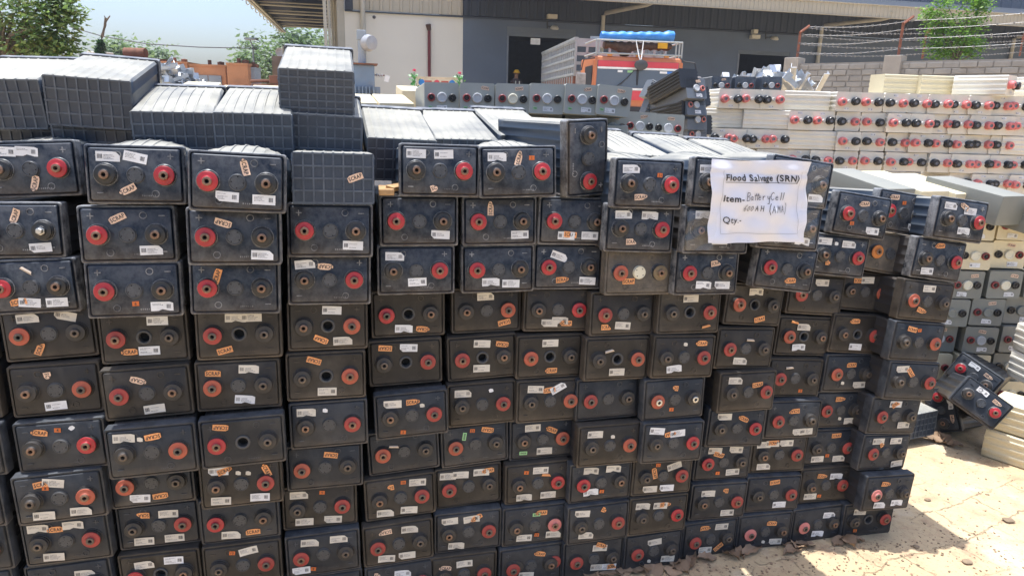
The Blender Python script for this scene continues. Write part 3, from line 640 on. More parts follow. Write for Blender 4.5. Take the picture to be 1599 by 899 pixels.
# ------------------------------------------------------------------ the wall of black cells: (stack, layer, base point, tilt/roll/yaw, red side, open vent, stickers in mm)
CELLS = [
('Z',6,(-1.386, 1.608, 0.826),(-3.3, -1.6, 15.4),'R',0,''),
('Z',5,(-1.375, 1.585, 0.684),(-2.7, -1.1, 14.0),'R',0,''),
('Z',4,(-1.361, 1.554, 0.544),(-2.2, -1.6, 12.4),'R',0,''),
('Z',3,(-1.369, 1.533, 0.409),(-1.6, -1.8, 14.5),'R',0,''),
('Z',2,(-1.383, 1.553, 0.271),(-1.1, -1.5, 12.8),'R',0,''),
('Z',1,(-1.391, 1.557, 0.133),(-0.5, -2.8, 12.3),'L',0,''),
('Z',0,(-1.387, 1.558, 0.001),(-0.5, -2.8, 12.3),'L',0,''),
('A',9,(-1.175, 1.705, 1.233),(-4.9, -2.4, 11.5),'R',0,'W -3 110 -5;W -52 111 -4;S 5 31 73'),
('A',8,(-1.205, 1.659, 1.089),(-4.4, 0.0, 9.9),'L',0,'S 2 102 67;W 52 26 4'),
('A',7,(-1.179, 1.651, 0.951),(-3.8, -2.0, 9.3),'L',0,'C -4 108 -37;O -33 32 8;W -8 29 -6;W 54 27 0'),
('A',6,(-1.162, 1.666, 0.826),(-3.3, -1.6, 15.4),'L',0,'W -42 111 1;W 42 116 -16;O -24 34 65'),
('A',5,(-1.15, 1.642, 0.684),(-2.7, -1.1, 14.0),'R',0,'S -13 98 -85;W -4 27 2'),
('A',4,(-1.136, 1.612, 0.544),(-2.2, -1.6, 12.4),'R',0,'O -44 109 -12;N -2 112 -6 4;V 31 116 43'),
('A',3,(-1.144, 1.591, 0.409),(-1.6, -1.8, 14.5),'R',0,'W -9 123 -12;O -34 112 4;N -28 100 -8 8;W -41 23 -4;W 44 22 -4'),
('A',2,(-1.158, 1.611, 0.271),(-1.1, -1.5, 12.8),'R',0,'W -61 115 -2;O -22 104 -2;W 22 117 -2;W -35 25 -4'),
('A',1,(-1.167, 1.615, 0.133),(-0.5, -2.8, 12.3),'R',0,'W 41 95 -4'),
('A',0,(-1.163, 1.616, 0.001),(-0.5, -2.8, 12.3),'R',0,''),
('B',9,(-0.881, 1.624, 1.234),(-4.9, 1.1, 15.2),'R',0,'W -55 109 -1;W 2 108 -12;S -18 34 27'),
('B',8,(-0.912, 1.62, 1.094),(-4.4, 0.4, 14.9),'L',0,'S -19 107 26;W 49 30 1'),
('B',7,(-0.908, 1.613, 0.96),(-3.8, 0.9, 15.4),'L',0,'N 1 35 2 6;W 59 27 0'),
('B',6,(-0.932, 1.679, 0.818),(-3.3, -0.4, 13.0),'L',1,'W 35 110 -1;O -37 32 0;W 10 33 0'),
('B',5,(-0.919, 1.645, 0.681),(-2.7, -1.7, 14.0),'L',0,'S -17 103 157;W 13 25 3'),
('B',4,(-0.896, 1.594, 0.545),(-2.2, -0.8, 15.1),'R',0,'W -60 111 -3;V -24 104 -7;O 6 108 -172'),
('B',3,(-0.95, 1.671, 0.411),(-1.6, -0.7, 14.9),'L',0,'W -32 27 -5;O 18 28 -176'),
('B',2,(-0.952, 1.687, 0.273),(-1.1, -0.6, 14.1),'R',0,'O -39 103 178;W 27 100 -3;W -41 22 -3;W 36 21 -2'),
('B',1,(-0.951, 1.668, 0.133),(-0.5, -1.2, 11.9),'L',1,'W -38 102 2;W 38 107 -3'),
('B',0,(-0.947, 1.669, 0.001),(-0.5, -1.2, 11.9),'L',0,''),
('C',9,(-0.634, 1.59, 1.227),(-4.9, 2.9, 14.8),'L',0,'S 16 111 -76;W -22 35 -3;W 57 31 -1'),
('C',8,(-0.659, 1.616, 1.096),(-4.4, 1.6, 14.9),'L',0,'S -24 100 164;W 61 25 -2'),
('C',7,(-0.684, 1.658, 0.961),(-3.8, 1.9, 14.6),'L',0,'O -41 96 74'),
('C',6,(-0.701, 1.705, 0.825),(-3.3, 0.8, 14.8),'L',1,'W -7 112 -2;W 32 113 0;O -36 26 14'),
('C',5,(-0.71, 1.7, 0.685),(-2.7, 0.3, 14.6),'L',0,'O -60 105 -4;W 28 112 -4;W 14 29 -7'),
('C',4,(-0.69, 1.655, 0.546),(-2.2, -0.6, 15.0),'L',1,'O -51 114 172'),
('C',3,(-0.713, 1.679, 0.411),(-1.6, -0.0, 14.9),'R',0,'W -55 111 -3;O -39 111 17;V -6 101 -7;V 19 98 -7;W -54 3 -4;O 65 106 -67;W 45 4 -4'),
('C',2,(-0.742, 1.719, 0.275),(-1.1, -0.2, 15.0),'L',0,'W -26 20 -5;O 32 27 1'),
('C',1,(-0.739, 1.708, 0.139),(-0.5, 0.0, 15.4),'R',0,'N -26 110 -9 15;W 17 119 9'),
('C',0,(-0.735, 1.709, 0.001),(-0.5, 0.0, 15.4),'R',0,''),
('D',8,(-0.462, 1.731, 1.096),(-4.4, 1.4, 14.1),'L',0,'W 55 31 -2'),
('D',7,(-0.476, 1.756, 0.963),(-3.8, 1.5, 13.9),'R',0,'W -61 108 5;S -10 102 175'),
('D',6,(-0.492, 1.782, 0.828),(-3.3, 1.0, 14.1),'R',1,'W 11 114 -3;O -19 31 157;W 38 26 1'),
('D',5,(-0.498, 1.769, 0.689),(-2.7, 0.6, 14.3),'R',1,'O -31 117 161;W 1 25 -2'),
('D',4,(-0.495, 1.768, 0.547),(-2.2, -0.0, 14.4),'R',0,'W -59 109 -2;V -9 111 -5'),
('D',3,(-0.515, 1.777, 0.412),(-1.6, 0.5, 14.1),'L',0,'O 17 104 169'),
('D',2,(-0.539, 1.793, 0.276),(-1.1, 0.4, 14.2),'R',0,'W -57 113 -2;N 7 113 -6 9;W -45 26 -3;W 35 22 -5'),
('D',1,(-0.527, 1.768, 0.138),(-0.5, -0.6, 15.1),'L',0,'W -36 119 -5;W 45 115 -3;W -71 25 0;N -31 25 -10 9'),
('D',0,(-0.523, 1.769, 0.001),(-0.5, -0.6, 15.1),'L',0,''),
('E',9,(-0.196, 1.831, 1.244),(-4.9, 1.0, 13.5),'R',0,'W -62 110 -1;W 9 110 2;S -6 26 19'),
('E',8,(-0.252, 1.846, 1.108),(-4.4, 0.5, 13.5),'L',0,'W 56 31 -3'),
('E',7,(-0.261, 1.844, 0.973),(-3.8, 0.5, 13.0),'R',0,'W -58 107 -2;W 2 36 2'),
('E',6,(-0.293, 1.905, 0.83),(-3.3, 0.0, 14.0),'L',1,'W -14 26 -3;O 40 17 172'),
('E',5,(-0.298, 1.883, 0.692),(-2.7, -0.6, 14.2),'R',1,'O -57 123 174;W 9 112 -4'),
('E',4,(-0.274, 1.835, 0.551),(-2.2, -1.5, 14.9),'R',0,'W -53 107 -2;O 4 108 -1;V 30 95 4;N -27 2 -7 5'),
('E',3,(-0.303, 1.871, 0.418),(-1.6, -2.3, 15.3),'L',0,'C -28 88 -10'),
('E',2,(-0.313, 1.851, 0.278),(-1.1, -1.6, 15.2),'R',0,'N 10 119 -3 10;O -37 104 -172;W 52 114 -4;W -47 21 -4;W 23 22 -6'),
('E',1,(-0.317, 1.828, 0.138),(-0.5, -1.4, 15.8),'L',0,'S -38 113 -173;W 34 114 -4;W -38 18 -6;W 23 15 -2'),
('E',0,(-0.313, 1.829, 0.001),(-0.5, -1.4, 15.8),'R',0,'W 7 100 -5;S -59 107 -8'),
('F',9,(0.012, 1.868, 1.243),(-4.9, -1.5, 13.1),'R',0,'W -58 108 -1;S 1 107 73;N 36 104 -1 1'),
('F',8,(-0.037, 1.91, 1.103),(-4.4, -0.1, 13.6),'L',0,'S -27 106 88;W 56 30 1'),
('F',7,(-0.039, 1.915, 0.966),(-3.8, -0.1, 13.3),'L',0,'W -22 32 0;W 36 26 -2'),
('F',6,(-0.072, 1.974, 0.827),(-3.3, -0.1, 14.3),'R',0,'W -4 110 1;O 53 29 -168'),
('F',5,(-0.08, 1.947, 0.689),(-2.7, -1.3, 14.8),'L',1,'W -1 114 -5;O 60 105 170;W -4 36 -3'),
('F',4,(-0.079, 1.927, 0.549),(-2.2, -0.5, 14.9),'R',0,'W -58 107 -2;V 27 110 16'),
('F',3,(-0.097, 1.937, 0.413),(-1.6, -1.8, 15.7),'L',0,'N -8 114 -8 22;O 39 111 167;G -33 99 79'),
('F',2,(-0.116, 1.929, 0.275),(-1.1, -1.2, 15.7),'L',0,'W -75 125 -5;W -25 119 -5;W 40 114 -4;O 61 118 3'),
('F',1,(-0.115, 1.897, 0.138),(-0.5, 0.2, 13.8),'R',0,'W -58 111 2;W 9 120 4;O 24 115 28;W -38 23 -4'),
('F',0,(-0.126, 1.878, 0.001),(-0.0, 0.0, 13.7),'R',0,'S -59 98 -8;W 1 106 1'),
('G',9,(0.139, 1.926, 1.342),(-1.7, 87.1, 25.9),'R',0,''),
('G',8,(0.171, 1.962, 1.1),(-4.4, 1.8, 13.4),'L',0,'W -23 27 -2;O -11 30 -4;W 47 28 -1'),
('G',7,(0.162, 1.979, 0.964),(-3.8, 1.1, 13.0),'L',0,'W -30 99 -19;O -18 30 3;W 59 26 -3'),
('G',6,(0.138, 1.999, 0.828),(-3.3, 1.5, 12.4),'R',0,'W -25 27 -1;W 7 34 -1;O 25 26 -1'),
('G',5,(0.119, 1.981, 0.685),(-2.7, 0.9, 15.2),'L',1,'W -1 111 -1;O 4 25 0'),
('G',4,(0.124, 1.966, 0.548),(-2.2, 0.7, 14.6),'R',0,'W -47 109 -4;O -4 104 7;W 24 109 28'),
('G',3,(0.108, 1.987, 0.412),(-1.6, -0.2, 14.7),'R',0,'W -33 108 0;O 27 97 -25;G -62 27 -4;W 6 28 -2'),
('G',2,(0.097, 1.959, 0.275),(-1.1, -0.2, 14.7),'R',0,'N -38 108 -7 6;W 8 118 -3;K 26 94 -10;W -44 24 -2;W 34 18 -2'),
('G',1,(0.091, 1.943, 0.136),(-0.5, 0.4, 14.7),'R',0,'O 19 111 -2;G 4 106 -2;W -34 29 -4;W 62 30 -4;N 7 35 -8 13'),
('G',0,(0.084, 1.932, -0.001),(-0.0, -0.0, 15.5),'L',0,'O 27 107 -14;W -16 36 -6'),
('G',0,(0.095, 1.944, 0.001),(-0.5, 0.4, 14.7),'R',0,''),
('H',9,(0.369, 1.927, 1.214),(-4.9, 2.1, 15.7),'R',0,'W -58 107 2;N 29 93 -2 21;S -25 32 4'),
('H',8,(0.355, 1.943, 1.087),(-4.4, 2.8, 15.0),'R',0,'W -55 106 2;W 25 106 0;S -24 31 2'),
('H',7,(0.367, 1.974, 0.954),(-3.8, 1.6, 15.3),'L',0,'O -32 42 2'),
('H',6,(0.334, 2.003, 0.819),(-3.3, 1.1, 16.0),'L',0,'O -51 29 -2;W 0 32 -5'),
('H',5,(0.322, 1.984, 0.682),(-2.7, 1.7, 15.3),'R',1,'C -28 94 13;W 0 28 -1'),
('H',4,(0.305, 2.0, 0.546),(-2.2, 0.6, 16.6),'L',0,''),
('H',3,(0.313, 1.962, 0.408),(-1.6, 1.0, 15.4),'R',0,'W -51 109 -2;V 8 97 5'),
('H',2,(0.296, 1.979, 0.272),(-1.1, 0.7, 15.3),'L',0,'W -36 112 -4;W 39 115 -4;W -33 38 2;N 4 37 -6 3'),
('H',1,(0.295, 1.962, 0.136),(-0.5, -0.1, 15.3),'R',0,'W -57 112 -5;O 24 111 -31;W -42 33 -5'),
('H',0,(0.288, 1.976, -0.001),(-0.0, -0.1, 15.4),'L',0,'W 19 105 -6;O 24 114 -23;W 15 34 -6;W 55 30 -6;O 67 30 -4'),
('I',9,(0.589, 1.955, 1.219),(-4.9, 3.2, 13.6),'R',0,'W -65 104 3'),
('I',8,(0.581, 1.969, 1.084),(-4.4, 2.3, 15.4),'R',0,'W -51 111 1;W 8 39 1'),
('I',7,(0.572, 2.0, 0.953),(-3.8, 1.5, 14.9),'L',0,'S 27 96 9;W -10 31 -2;W 52 30 -1'),
('I',6,(0.541, 2.035, 0.82),(-3.3, 1.4, 14.5),'R',1,'W -1 111 1;K 58 23 13'),
('I',5,(0.529, 2.017, 0.682),(-2.7, 2.8, 14.5),'R',0,'V 1 109 -1;O 54 112 -1;N 5 66 -1 2;W -30 32 7'),
('I',4,(0.514, 2.014, 0.545),(-2.2, 0.3, 15.9),'L',0,'O -10 105 174;N -9 35 -5 2'),
('I',3,(0.514, 1.991, 0.408),(-1.6, 2.1, 14.7),'R',0,'W -60 112 -6;O -14 98 -173;W 11 100 5'),
('I',2,(0.5, 2.028, 0.273),(-1.1, 1.6, 14.3),'R',0,'N -20 107 -4 11;O -30 80 -75;W 37 100 17;W -42 22 -1;W 17 20 -2'),
('I',1,(0.495, 2.019, 0.135),(-0.5, 1.5, 15.9),'R',0,'W -60 108 -4;W 2 104 -4;O 19 106 -2'),
('I',0,(0.492, 2.027, -0.001),(-0.0, 0.1, 15.6),'L',0,'W 1 100 4;V -14 31 -9;W 54 30 -6'),
('J',9,(0.826, 2.043, 1.22),(-4.9, 7.4, 14.8),'L',0,'W 57 28 4'),
('J',8,(0.813, 2.039, 1.088),(-4.4, 4.7, 14.0),'L',0,'W 45 29 -3;O -18 33 -3'),
('J',7,(0.825, 2.07, 0.955),(-3.8, 7.5, 13.2),'L',0,'O 20 34 7'),
('J',6,(0.768, 2.136, 0.821),(-3.3, 5.1, 15.3),'L',1,'W -3 110 3;O 25 19 16'),
('J',5,(0.746, 2.11, 0.683),(-2.7, 3.7, 15.6),'L',0,'C 13 96 -4;W -14 27 -3'),
('J',4,(0.763, 2.086, 0.545),(-2.2, 1.6, 16.0),'R',0,'W -50 109 -3;O 33 91 6'),
('J',3,(0.745, 2.103, 0.411),(-1.6, 3.0, 12.2),'R',0,'W -49 108 1;O 19 101 -24'),
('J',2,(0.723, 2.128, 0.274),(-1.1, 2.4, 13.4),'L',0,'W -37 117 -3;W 41 112 -3;O -21 96 -17;N -17 29 -3 1;W 38 31 2'),
('J',1,(0.716, 2.108, 0.137),(-0.5, 2.1, 13.2),'R',0,'W -45 102 -1;O 9 108 -179;W 36 17 -1'),
('J',0,(0.699, 2.1, -0.001),(-0.0, 0.5, 16.2),'L',0,'O -25 115 177;W 39 113 -4;W -16 29 -4;O 35 25 38'),
('K',8,(1.11, 2.227, 1.101),(-4.4, 8.3, 13.7),'L',0,'S -4 106 8;N -35 40 7 6;W 47 24 2'),
('K',7,(1.061, 2.237, 0.966),(-3.8, 6.2, 10.8),'R',0,'W -66 112 1;V -21 107 6;W 25 109 1;O -30 44 1'),
('K',6,(1.012, 2.253, 0.828),(-3.3, 4.7, 11.5),'L',0,'W 13 111 1'),
('K',5,(0.982, 2.238, 0.687),(-2.7, 4.6, 14.2),'L',1,'K -45 117 -11;W -7 101 -1;W -15 31 4'),
('K',4,(0.957, 2.206, 0.549),(-2.2, 4.2, 13.3),'L',0,'C -28 105 5;N 29 24 0 3'),
('K',3,(0.959, 2.174, 0.412),(-1.6, 2.0, 12.0),'L',0,'O -2 100 -174;W 54 25 3;W 28 19 3'),
('K',2,(0.932, 2.185, 0.277),(-1.1, 1.1, 10.7),'R',0,'W -63 108 0;W -54 27 0;W -31 122 0;O -27 115 2;W 21 120 0'),
('K',1,(0.92, 2.163, 0.138),(-0.5, 2.1, 11.9),'R',0,'O -2 118 7;W 27 28 0'),
('K',0,(0.904, 2.151, 0.0),(-0.0, 0.5, 12.9),'L',0,'V -2 28 -7;O 22 99 -6;W 45 18 -4'),
('L',8,(1.282, 2.308, 1.103),(-4.4, 8.5, 14.9),'L',0,'S -49 114 4;N -4 101 8 1;W 56 27 3'),
('L',7,(1.258, 2.304, 0.965),(-3.8, 9.9, 13.9),'L',0,''),
('L',6,(1.202, 2.316, 0.828),(-3.3, 6.5, 12.6),'R',0,'O -33 105 5;W 1 109 5'),
('L',5,(1.179, 2.276, 0.687),(-2.7, 6.0, 13.8),'R',1,'O -21 116 3;W 0 25 0'),
('L',4,(1.173, 2.266, 0.549),(-2.2, 3.6, 14.3),'L',0,'O -2 99 4;V -26 34 -1;W 42 27 2'),
('L',3,(1.157, 2.268, 0.412),(-1.6, 4.2, 14.4),'L',0,'O -9 108 0;W 48 27 2;V 4 36 -1'),
('L',2,(1.138, 2.253, 0.275),(-1.1, 2.9, 13.7),'R',0,'O 14 113 3;W -48 26 1;W 39 21 1;N -10 38 -3 2'),
('L',1,(1.131, 2.234, 0.138),(-0.5, 1.6, 13.0),'R',0,'O -21 105 -7;W 37 101 -2;W -57 29 -1;N -20 28 -4 5'),
('L',0,(1.109, 2.205, -0.001),(-0.0, 0.8, 15.6),'L',0,'W 44 100 -5;W 6 31 -6'),
('M',8,(1.444, 2.248, 1.092),(-4.4, 7.2, 15.1),'R',0,'W -57 109 0;S -2 113 -24;W 25 100 0;W 14 35 2'),
('M',7,(1.402, 2.261, 0.957),(-3.8, 8.0, 15.2),'R',0,'O -12 117 6;W -42 27 3'),
('M',6,(1.373, 2.24, 0.82),(-3.3, 6.8, 13.6),'L',0,'W -2 112 2;O -15 36 -16'),
('M',5,(1.359, 2.225, 0.682),(-2.7, 6.2, 14.4),'R',0,'O -35 111 -9;N -5 109 3 7'),
('M',4,(1.359, 2.216, 0.545),(-2.2, 6.0, 14.0),'R',0,'W -53 110 5;O -17 99 -46'),
('M',3,(1.331, 2.236, 0.409),(-1.6, 5.5, 15.4),'L',0,'W -8 112 0;O -6 112 30;W 45 35 2'),
('M',2,(1.319, 2.234, 0.271),(-1.1, 5.2, 17.0),'L',0,'W -41 111 0;O -14 103 28;W 35 113 1;W 60 24 7'),
('M',1,(1.335, 2.197, 0.134),(-0.5, 4.1, 16.3),'L',0,'O -23 105 -6;W 44 29 -1;W -32 5 -2'),
('M',0,(1.311, 2.244, 0.0),(-0.0, 0.3, 12.6),'R',1,'W -42 103 -4;N -50 28 -6 14')]

CE = {}
for c_, r_, loc_, rot_, red_, op_, st_ in CELLS:
    CE[c_, r_] = make_cell(c_, r_, loc_, rot_, red_, op_, st_)
# scorched cell: its broken upper rim
mb = MB(); rnd = random.Random(3)
for i in range(22):
    x = -0.085+0.17*i/21; h = rnd.uniform(0.004, 0.020) if 0.35 < i/21 < 0.85 else rnd.uniform(0.002, 0.006)
    a = rnd.uniform(-0.5, 0.5)
    mb.box((0, 0, 0), (rnd.uniform(0.008, 0.02), rnd.uniform(0.003, 0.02), h), rnd.choice((0, 0, 1)), Matrix.Translation((x, rnd.uniform(0.002, 0.02), CH-0.002+h*0.3)) @ Matrix.Rotation(a, 4, 'Y') @ Matrix.Rotation(rnd.uniform(-1, 1), 4, 'Z'))
mb.build('broken_rim', [M['lid_worn'], M['nut1']], CE['H', 7])

# one cell of the wall lies the other way round: ribbed bottom towards us
GRP = 'black cells lying bottom end outward'
SH['case_low'] = case_mb(0.199, 0.127, 0.40, LIDD-0.002, CH/2, taper=0.0).mesh('case_long', M['case0'], 40)
SH['case_low_sw'] = case_mb(0.199, 0.127, 0.40, LIDD-0.002, CH/2, bt=0.012).mesh('case_long', M['case0'], 40)
SH['case_six'] = case_mb(0.199, 0.127, 0.40, LIDD-0.002, CH/2, gx=7, gz=5).mesh('case_long', M['case0'], 40)
def rev_cell(px, py, Y, label, yaw=14.4, tilt=10.0, roll=0.0, mesh='case_low', lab=True):
    """a cell whose ribbed bottom faces the yard; px, py, Y give the middle of that end, tilt raises the lid end at the back"""
    P = at(px, py, Y)
    t = thing('battery_cell', label, 'battery cell', (0, 0, 0), (0, 0, 0), GRP)
    # local: lid at y=0, bottom at y=L ; turn by 180 so that the bottom comes first
    Rm = (Matrix.Rotation(R_(yaw), 4, 'Z') @ Matrix.Rotation(R_(roll), 4, 'Y') @ Matrix.Rotation(R_(tilt), 4, 'X') @ Matrix.Rotation(PI, 4, 'Z'))
    off = Rm.to_3x3() @ Vector((0, 0.403, CH/2))
    t.location = P-off; t.rotation_euler = Rm.to_euler()
    put('case', SH[mesh], t); put('lid', SH['lid', 'L', 0], t, mats=[M['lid0']])
    z = CH/2
    for sx, mm, nm in ((-1, 'red0', 'red_terminal'), (1, 'blk0', 'black_terminal')):
        tm = put(nm, SH['terminal'], t, (sx*0.0623, -0.001, z), mats=[M[mm], M['collar']]); put('insert', SH['insert'], tm)
    put('vent_cap', SH['cap'], t, (0, -0.001, z))
    return t
d9 = rev_cell(521, 279, 1.735, 'ribbed bottom of a black cell with SCRAP sticker, topmost in fifth stack', tilt=-3.0, roll=1.0)
put('scrap_sticker', SH['S', 0], d9, (-0.052, 0.4075, 0.072), (0, R_(-22), PI))
rev_cell(-2, 163, 1.80, 'black ribbed cell cut off by the left edge, on the upper layer', yaw=17, tilt=10, roll=-1)
rev_cell(140, 161, 1.82, 'black ribbed cell tipped sideways on the upper layer below the tree', yaw=17, tilt=10, roll=3)
rev_cell(150, 222, 1.86, 'black ribbed cell mostly hidden under the tipped upper cell at left', yaw=16, tilt=10, roll=1)
rev_cell(35, 222, 1.86, 'black ribbed cell mostly hidden under the upper cell at the left edge', yaw=16, tilt=8, roll=1)
rev_cell(274, 213, 1.83, 'black ribbed cell behind the third and fourth stacks, pale dusty top', yaw=18, tilt=10, roll=0, mesh='case_low_sw')
rev_cell(397, 214, 1.88, 'black ribbed cell left of the two piled ribbed cells, curved dusty top', yaw=15, tilt=10, roll=0.5, mesh='case_low_sw')
rev_cell(495, 146, 1.96, 'upper of the two piled ribbed cells in front of the transformer', yaw=14, tilt=12, roll=1, mesh='case_six')
rev_cell(509, 216, 1.97, 'lower of the two piled ribbed cells in front of the transformer', yaw=14, tilt=8, roll=2)
rev_cell(627, 250, 2.04, 'long dusty-topped cell right of the two piled ribbed cells', yaw=15, tilt=12, roll=2)
rev_cell(728, 249, 2.16, 'second dusty-topped cell right of the two piled ribbed cells', yaw=16, tilt=12, roll=0.5)
rev_cell(824, 242, 2.30, 'third dusty-topped cell right of the two piled ribbed cells', yaw=18, tilt=12, roll=1)
for px_, py_, Y_, lab_ in ((1003, 272, 2.30, 'dusty-topped cell behind the upright cell, first of three tops'), (1100, 276, 2.45, 'dusty-topped cell behind the paper notice, second of three tops'), (1190, 282, 2.55, 'dusty-topped cell behind the paper notice, third of three tops')):
    rev_cell(px_, py_, Y_, lab_, yaw=20, tilt=10, roll=2, mesh='case_low_sw')
rev_cell(1436, 664, 2.98, 'ribbed black cell standing behind the rightmost stack near the ground', yaw=20, tilt=1, roll=-2)
# split wood under a top cell
tag(MB().box((0, 0, 0), (0.04, 0.10, 0.016), 0, Matrix.Rotation(0.2, 4, 'Z'), 0.003).box((0.02, 0.02, 0.012), (0.025, 0.08, 0.012), 0, Matrix.Rotation(-0.35, 4, 'Z') @ Matrix.Rotation(0.2, 4, 'Y'), 0.002).build('wood_block', mat('split_wood', (0.42, 0.26, 0.12), 0.8, var=0.3, scale=30, bump=0.4)), 'split piece of pale wood wedged under a cell of the sixth stack', 'wood block').location = at(603, 297, 1.86)
# loose vent cap
o = put('loose_cap', SH['cap'], None, tuple(CE['M', 1].matrix_basis @ Vector((-0.01, 0.06, CH+0.001))), (R_(-90), 0, 0.3), mats=[M['cap1']], scale=(1.1, 2.4, 1.1))
tag(o, 'loose black vent cap lying on the sunlit cell pulled forward', 'vent cap')

# ------------------------------------------------------------------ paper notice
def paper_y(x, z):
    return 1.35*(0.0045*math.sin(34*x+9*z+0.6)*math.sin(21*z-14*x) + 0.0030*math.sin(60*x-40*z+1.3) + 0.0014*math.sin(110*z+30*x)
            + 0.006*max(0.0, abs(x)/0.14-0.75)*math.sin(25*z+3*x)) - 0.008*math.exp(-((x-0.02+0.55*z)/0.03)**2)*0.6 + 0.004*math.exp(-((z-0.072)/0.006)**2)
PW, PH = 0.284, 0.212
p_tl, p_tr, p_bl, p_br = at(1115, 257, 1.92), at(1264, 259, 2.00), at(1105, 371, 1.925), at(1257, 372, 2.005)
pc = (p_tl+p_tr+p_bl+p_br)/4
ux = ((p_tr-p_tl)+(p_br-p_bl)).normalized(); uz = ((p_tl-p_bl)+(p_tr-p_br)); uz = (uz-ux*uz.dot(ux)).normalized(); uy = uz.cross(ux)
WSC = ((p_tr-p_tl).length+(p_br-p_bl).length)/2/PW
paper = thing('paper_notice', 'creased white paper notice reading Flood Salvage with handwriting, taped to the cells', 'paper notice', pc)
paper.rotation_euler = Matrix((ux, uy, uz)).transposed().to_euler()
paper.scale = (WSC,)*3
SKX = -0.07
mb = MB(); nx_, nz_ = 56, 42
for j in range(nz_+1):
    for i in range(nx_+1):
        x = (i/nx_-0.5)*PW; z = (j/nz_-0.5)*PH
        e = 0.0025*math.sin(40*z+2)*(abs(i/nx_-0.5) > 0.49)
        mb.v.append(Vector((x+e-SKX*z*-1, paper_y(x, z), z+0.002*math.sin(23*x)*(j in (0, nz_)))))
for j in range(nz_):
    for i in range(nx_):
        a = j*(nx_+1)+i; mb.f.append([a, a+1, a+nx_+2, a+nx_+1]); mb.m.append(0)
pm = mat('notice_paper', (0.66, 0.67, 0.74), 0.55, var=0.03, scale=8)
mb.build('sheet', pm, paper, smooth=180)
def on_paper(mb, vs, fs):
    mb.add([(x+SKX*z, paper_y(x, z)-0.0022, z) for x, z in vs], fs, 0)
def sub_text(s, size, x0, z0, bold):
    vs, fs, (a, b, c, d) = text_geo(s, size, bold, 0, 3)
    bm = bmesh.new(); vv = [bm.verts.new((v.x-a+x0, v.y+z0, 0)) for v in vs]
    for f in fs:
        try: bm.faces.new([vv[i] for i in f])
        except ValueError: pass
    bmesh.ops.triangulate(bm, faces=list(bm.faces))
    bmesh.ops.subdivide_edges(bm, edges=[e for e in bm.edges if e.calc_length() > 0.006], cuts=2)
    bm.verts.index_update()
    r = [(v.co.x, v.co.y) for v in bm.verts], [[v.index for v in f.verts] for f in bm.faces]
    bm.free(); return r, (b-a)
mb = MB()
for s, sz, x0, z0, bo in (('Flood Salvage (SRN)', 0.0225, -0.106, 0.054, 0.0005), ('Item-', 0.0230, -0.106, 0.0005, 0.0005), ('Qty.-', 0.0235, -0.106, -0.054, 0.0001)):
    (vs_, fs_), wd = sub_text(s, sz, x0, z0, bo)
    if s.startswith('Flood'):
        k = 0.215/wd; vs_ = [(x0+(x-x0)*k, z) for x, z in vs_]
    on_paper(mb, vs_, fs_)
def line(mb, pts, wd):
    P = []
    for (x0, z0), (x1, z1) in zip(pts[:-1], pts[1:]):
        n = max(1, int(math.hypot(x1-x0, z1-z0)/0.004))
        for i in range(n): P.append((x0+(x1-x0)*i/n, z0+(z1-z0)*i/n))
    P.append(pts[-1])
    vs, fs = [], []
    for i, (x, z) in enumerate(P):
        a = P[max(0, i-1)]; b = P[min(len(P)-1, i+1)]; dx, dz = b[0]-a[0], b[1]-a[1]; l = math.hypot(dx, dz) or 1
        vs += [(x-dz/l*wd/2, z+dx/l*wd/2), (x+dz/l*wd/2, z-dx/l*wd/2)]
    fs = [(2*i, 2*i+1, 2*i+3, 2*i+2) for i in range(len(P)-1)]
    on_paper(mb, vs, fs)
line(mb, [(-0.106, 0.0495), (0.109, 0.0495)], 0.0012)
mb.build('printed_words', M['ink'], paper)
mb = MB(); line(mb, [(-0.112, 0.078), (-0.112, -0.082), (0.116, -0.082), (0.116, 0.078)], 0.0007); mb.build('printed_frame', M['inkgrey'], paper)
HW = {'B': [[(0, 0), (.1, 1)], [(.1, 1), (.5, .95), (.55, .7), (.1, .52), (.55, .4), (.5, .05), (0, 0)]], 'a': [[(.45, .45), (.2, .5), (.05, .2), (.2, 0), (.4, .2), (.45, .45), (.45, .1), (.55, 0)]],
      't': [[(.25, .9), (.2, .1), (.35, 0)], [(.0, .6), (.5, .62)]], 'e': [[(.05, .25), (.4, .3), (.35, .5), (.1, .45), (.05, .15), (.2, 0), (.45, .1)]],
      'r': [[(.05, .5), (.1, 0)], [(.1, .3), (.25, .5), (.4, .45)]], 'y': [[(.05, .5), (.15, .15), (.35, .2), (.42, .5)], [(.42, .5), (.3, -.4), (.05, -.45)]],
      'C': [[(.55, .85), (.35, 1), (.08, .7), (.05, .25), (.25, 0), (.55, .15)]], 'l': [[(.15, 1), (.12, 0)]],
      '6': [[(.45, .95), (.15, .6), (.05, .25), (.2, 0), (.42, .15), (.38, .42), (.1, .35)]], '0': [[(.25, .7), (.05, .5), (.08, .1), (.3, 0), (.45, .25), (.4, .6), (.25, .7)]],
      'A': [[(0, 0), (.28, .9), (.5, 0)], [(.1, .35), (.45, .35)]], 'H': [[(.05, .9), (.02, 0)], [(.45, .9), (.42, 0)], [(.03, .45), (.44, .48)]],
      '(': [[(.35, 1.15), (.12, .7), (.08, .2), (.3, -.25)]], ')': [[(.05, 1.15), (.28, .8), (.28, .2), (.02, -.3)]], 'M': [[(0, 0), (.1, .9), (.28, .3), (.5, .9), (.52, 0)]]}
mb = MB()
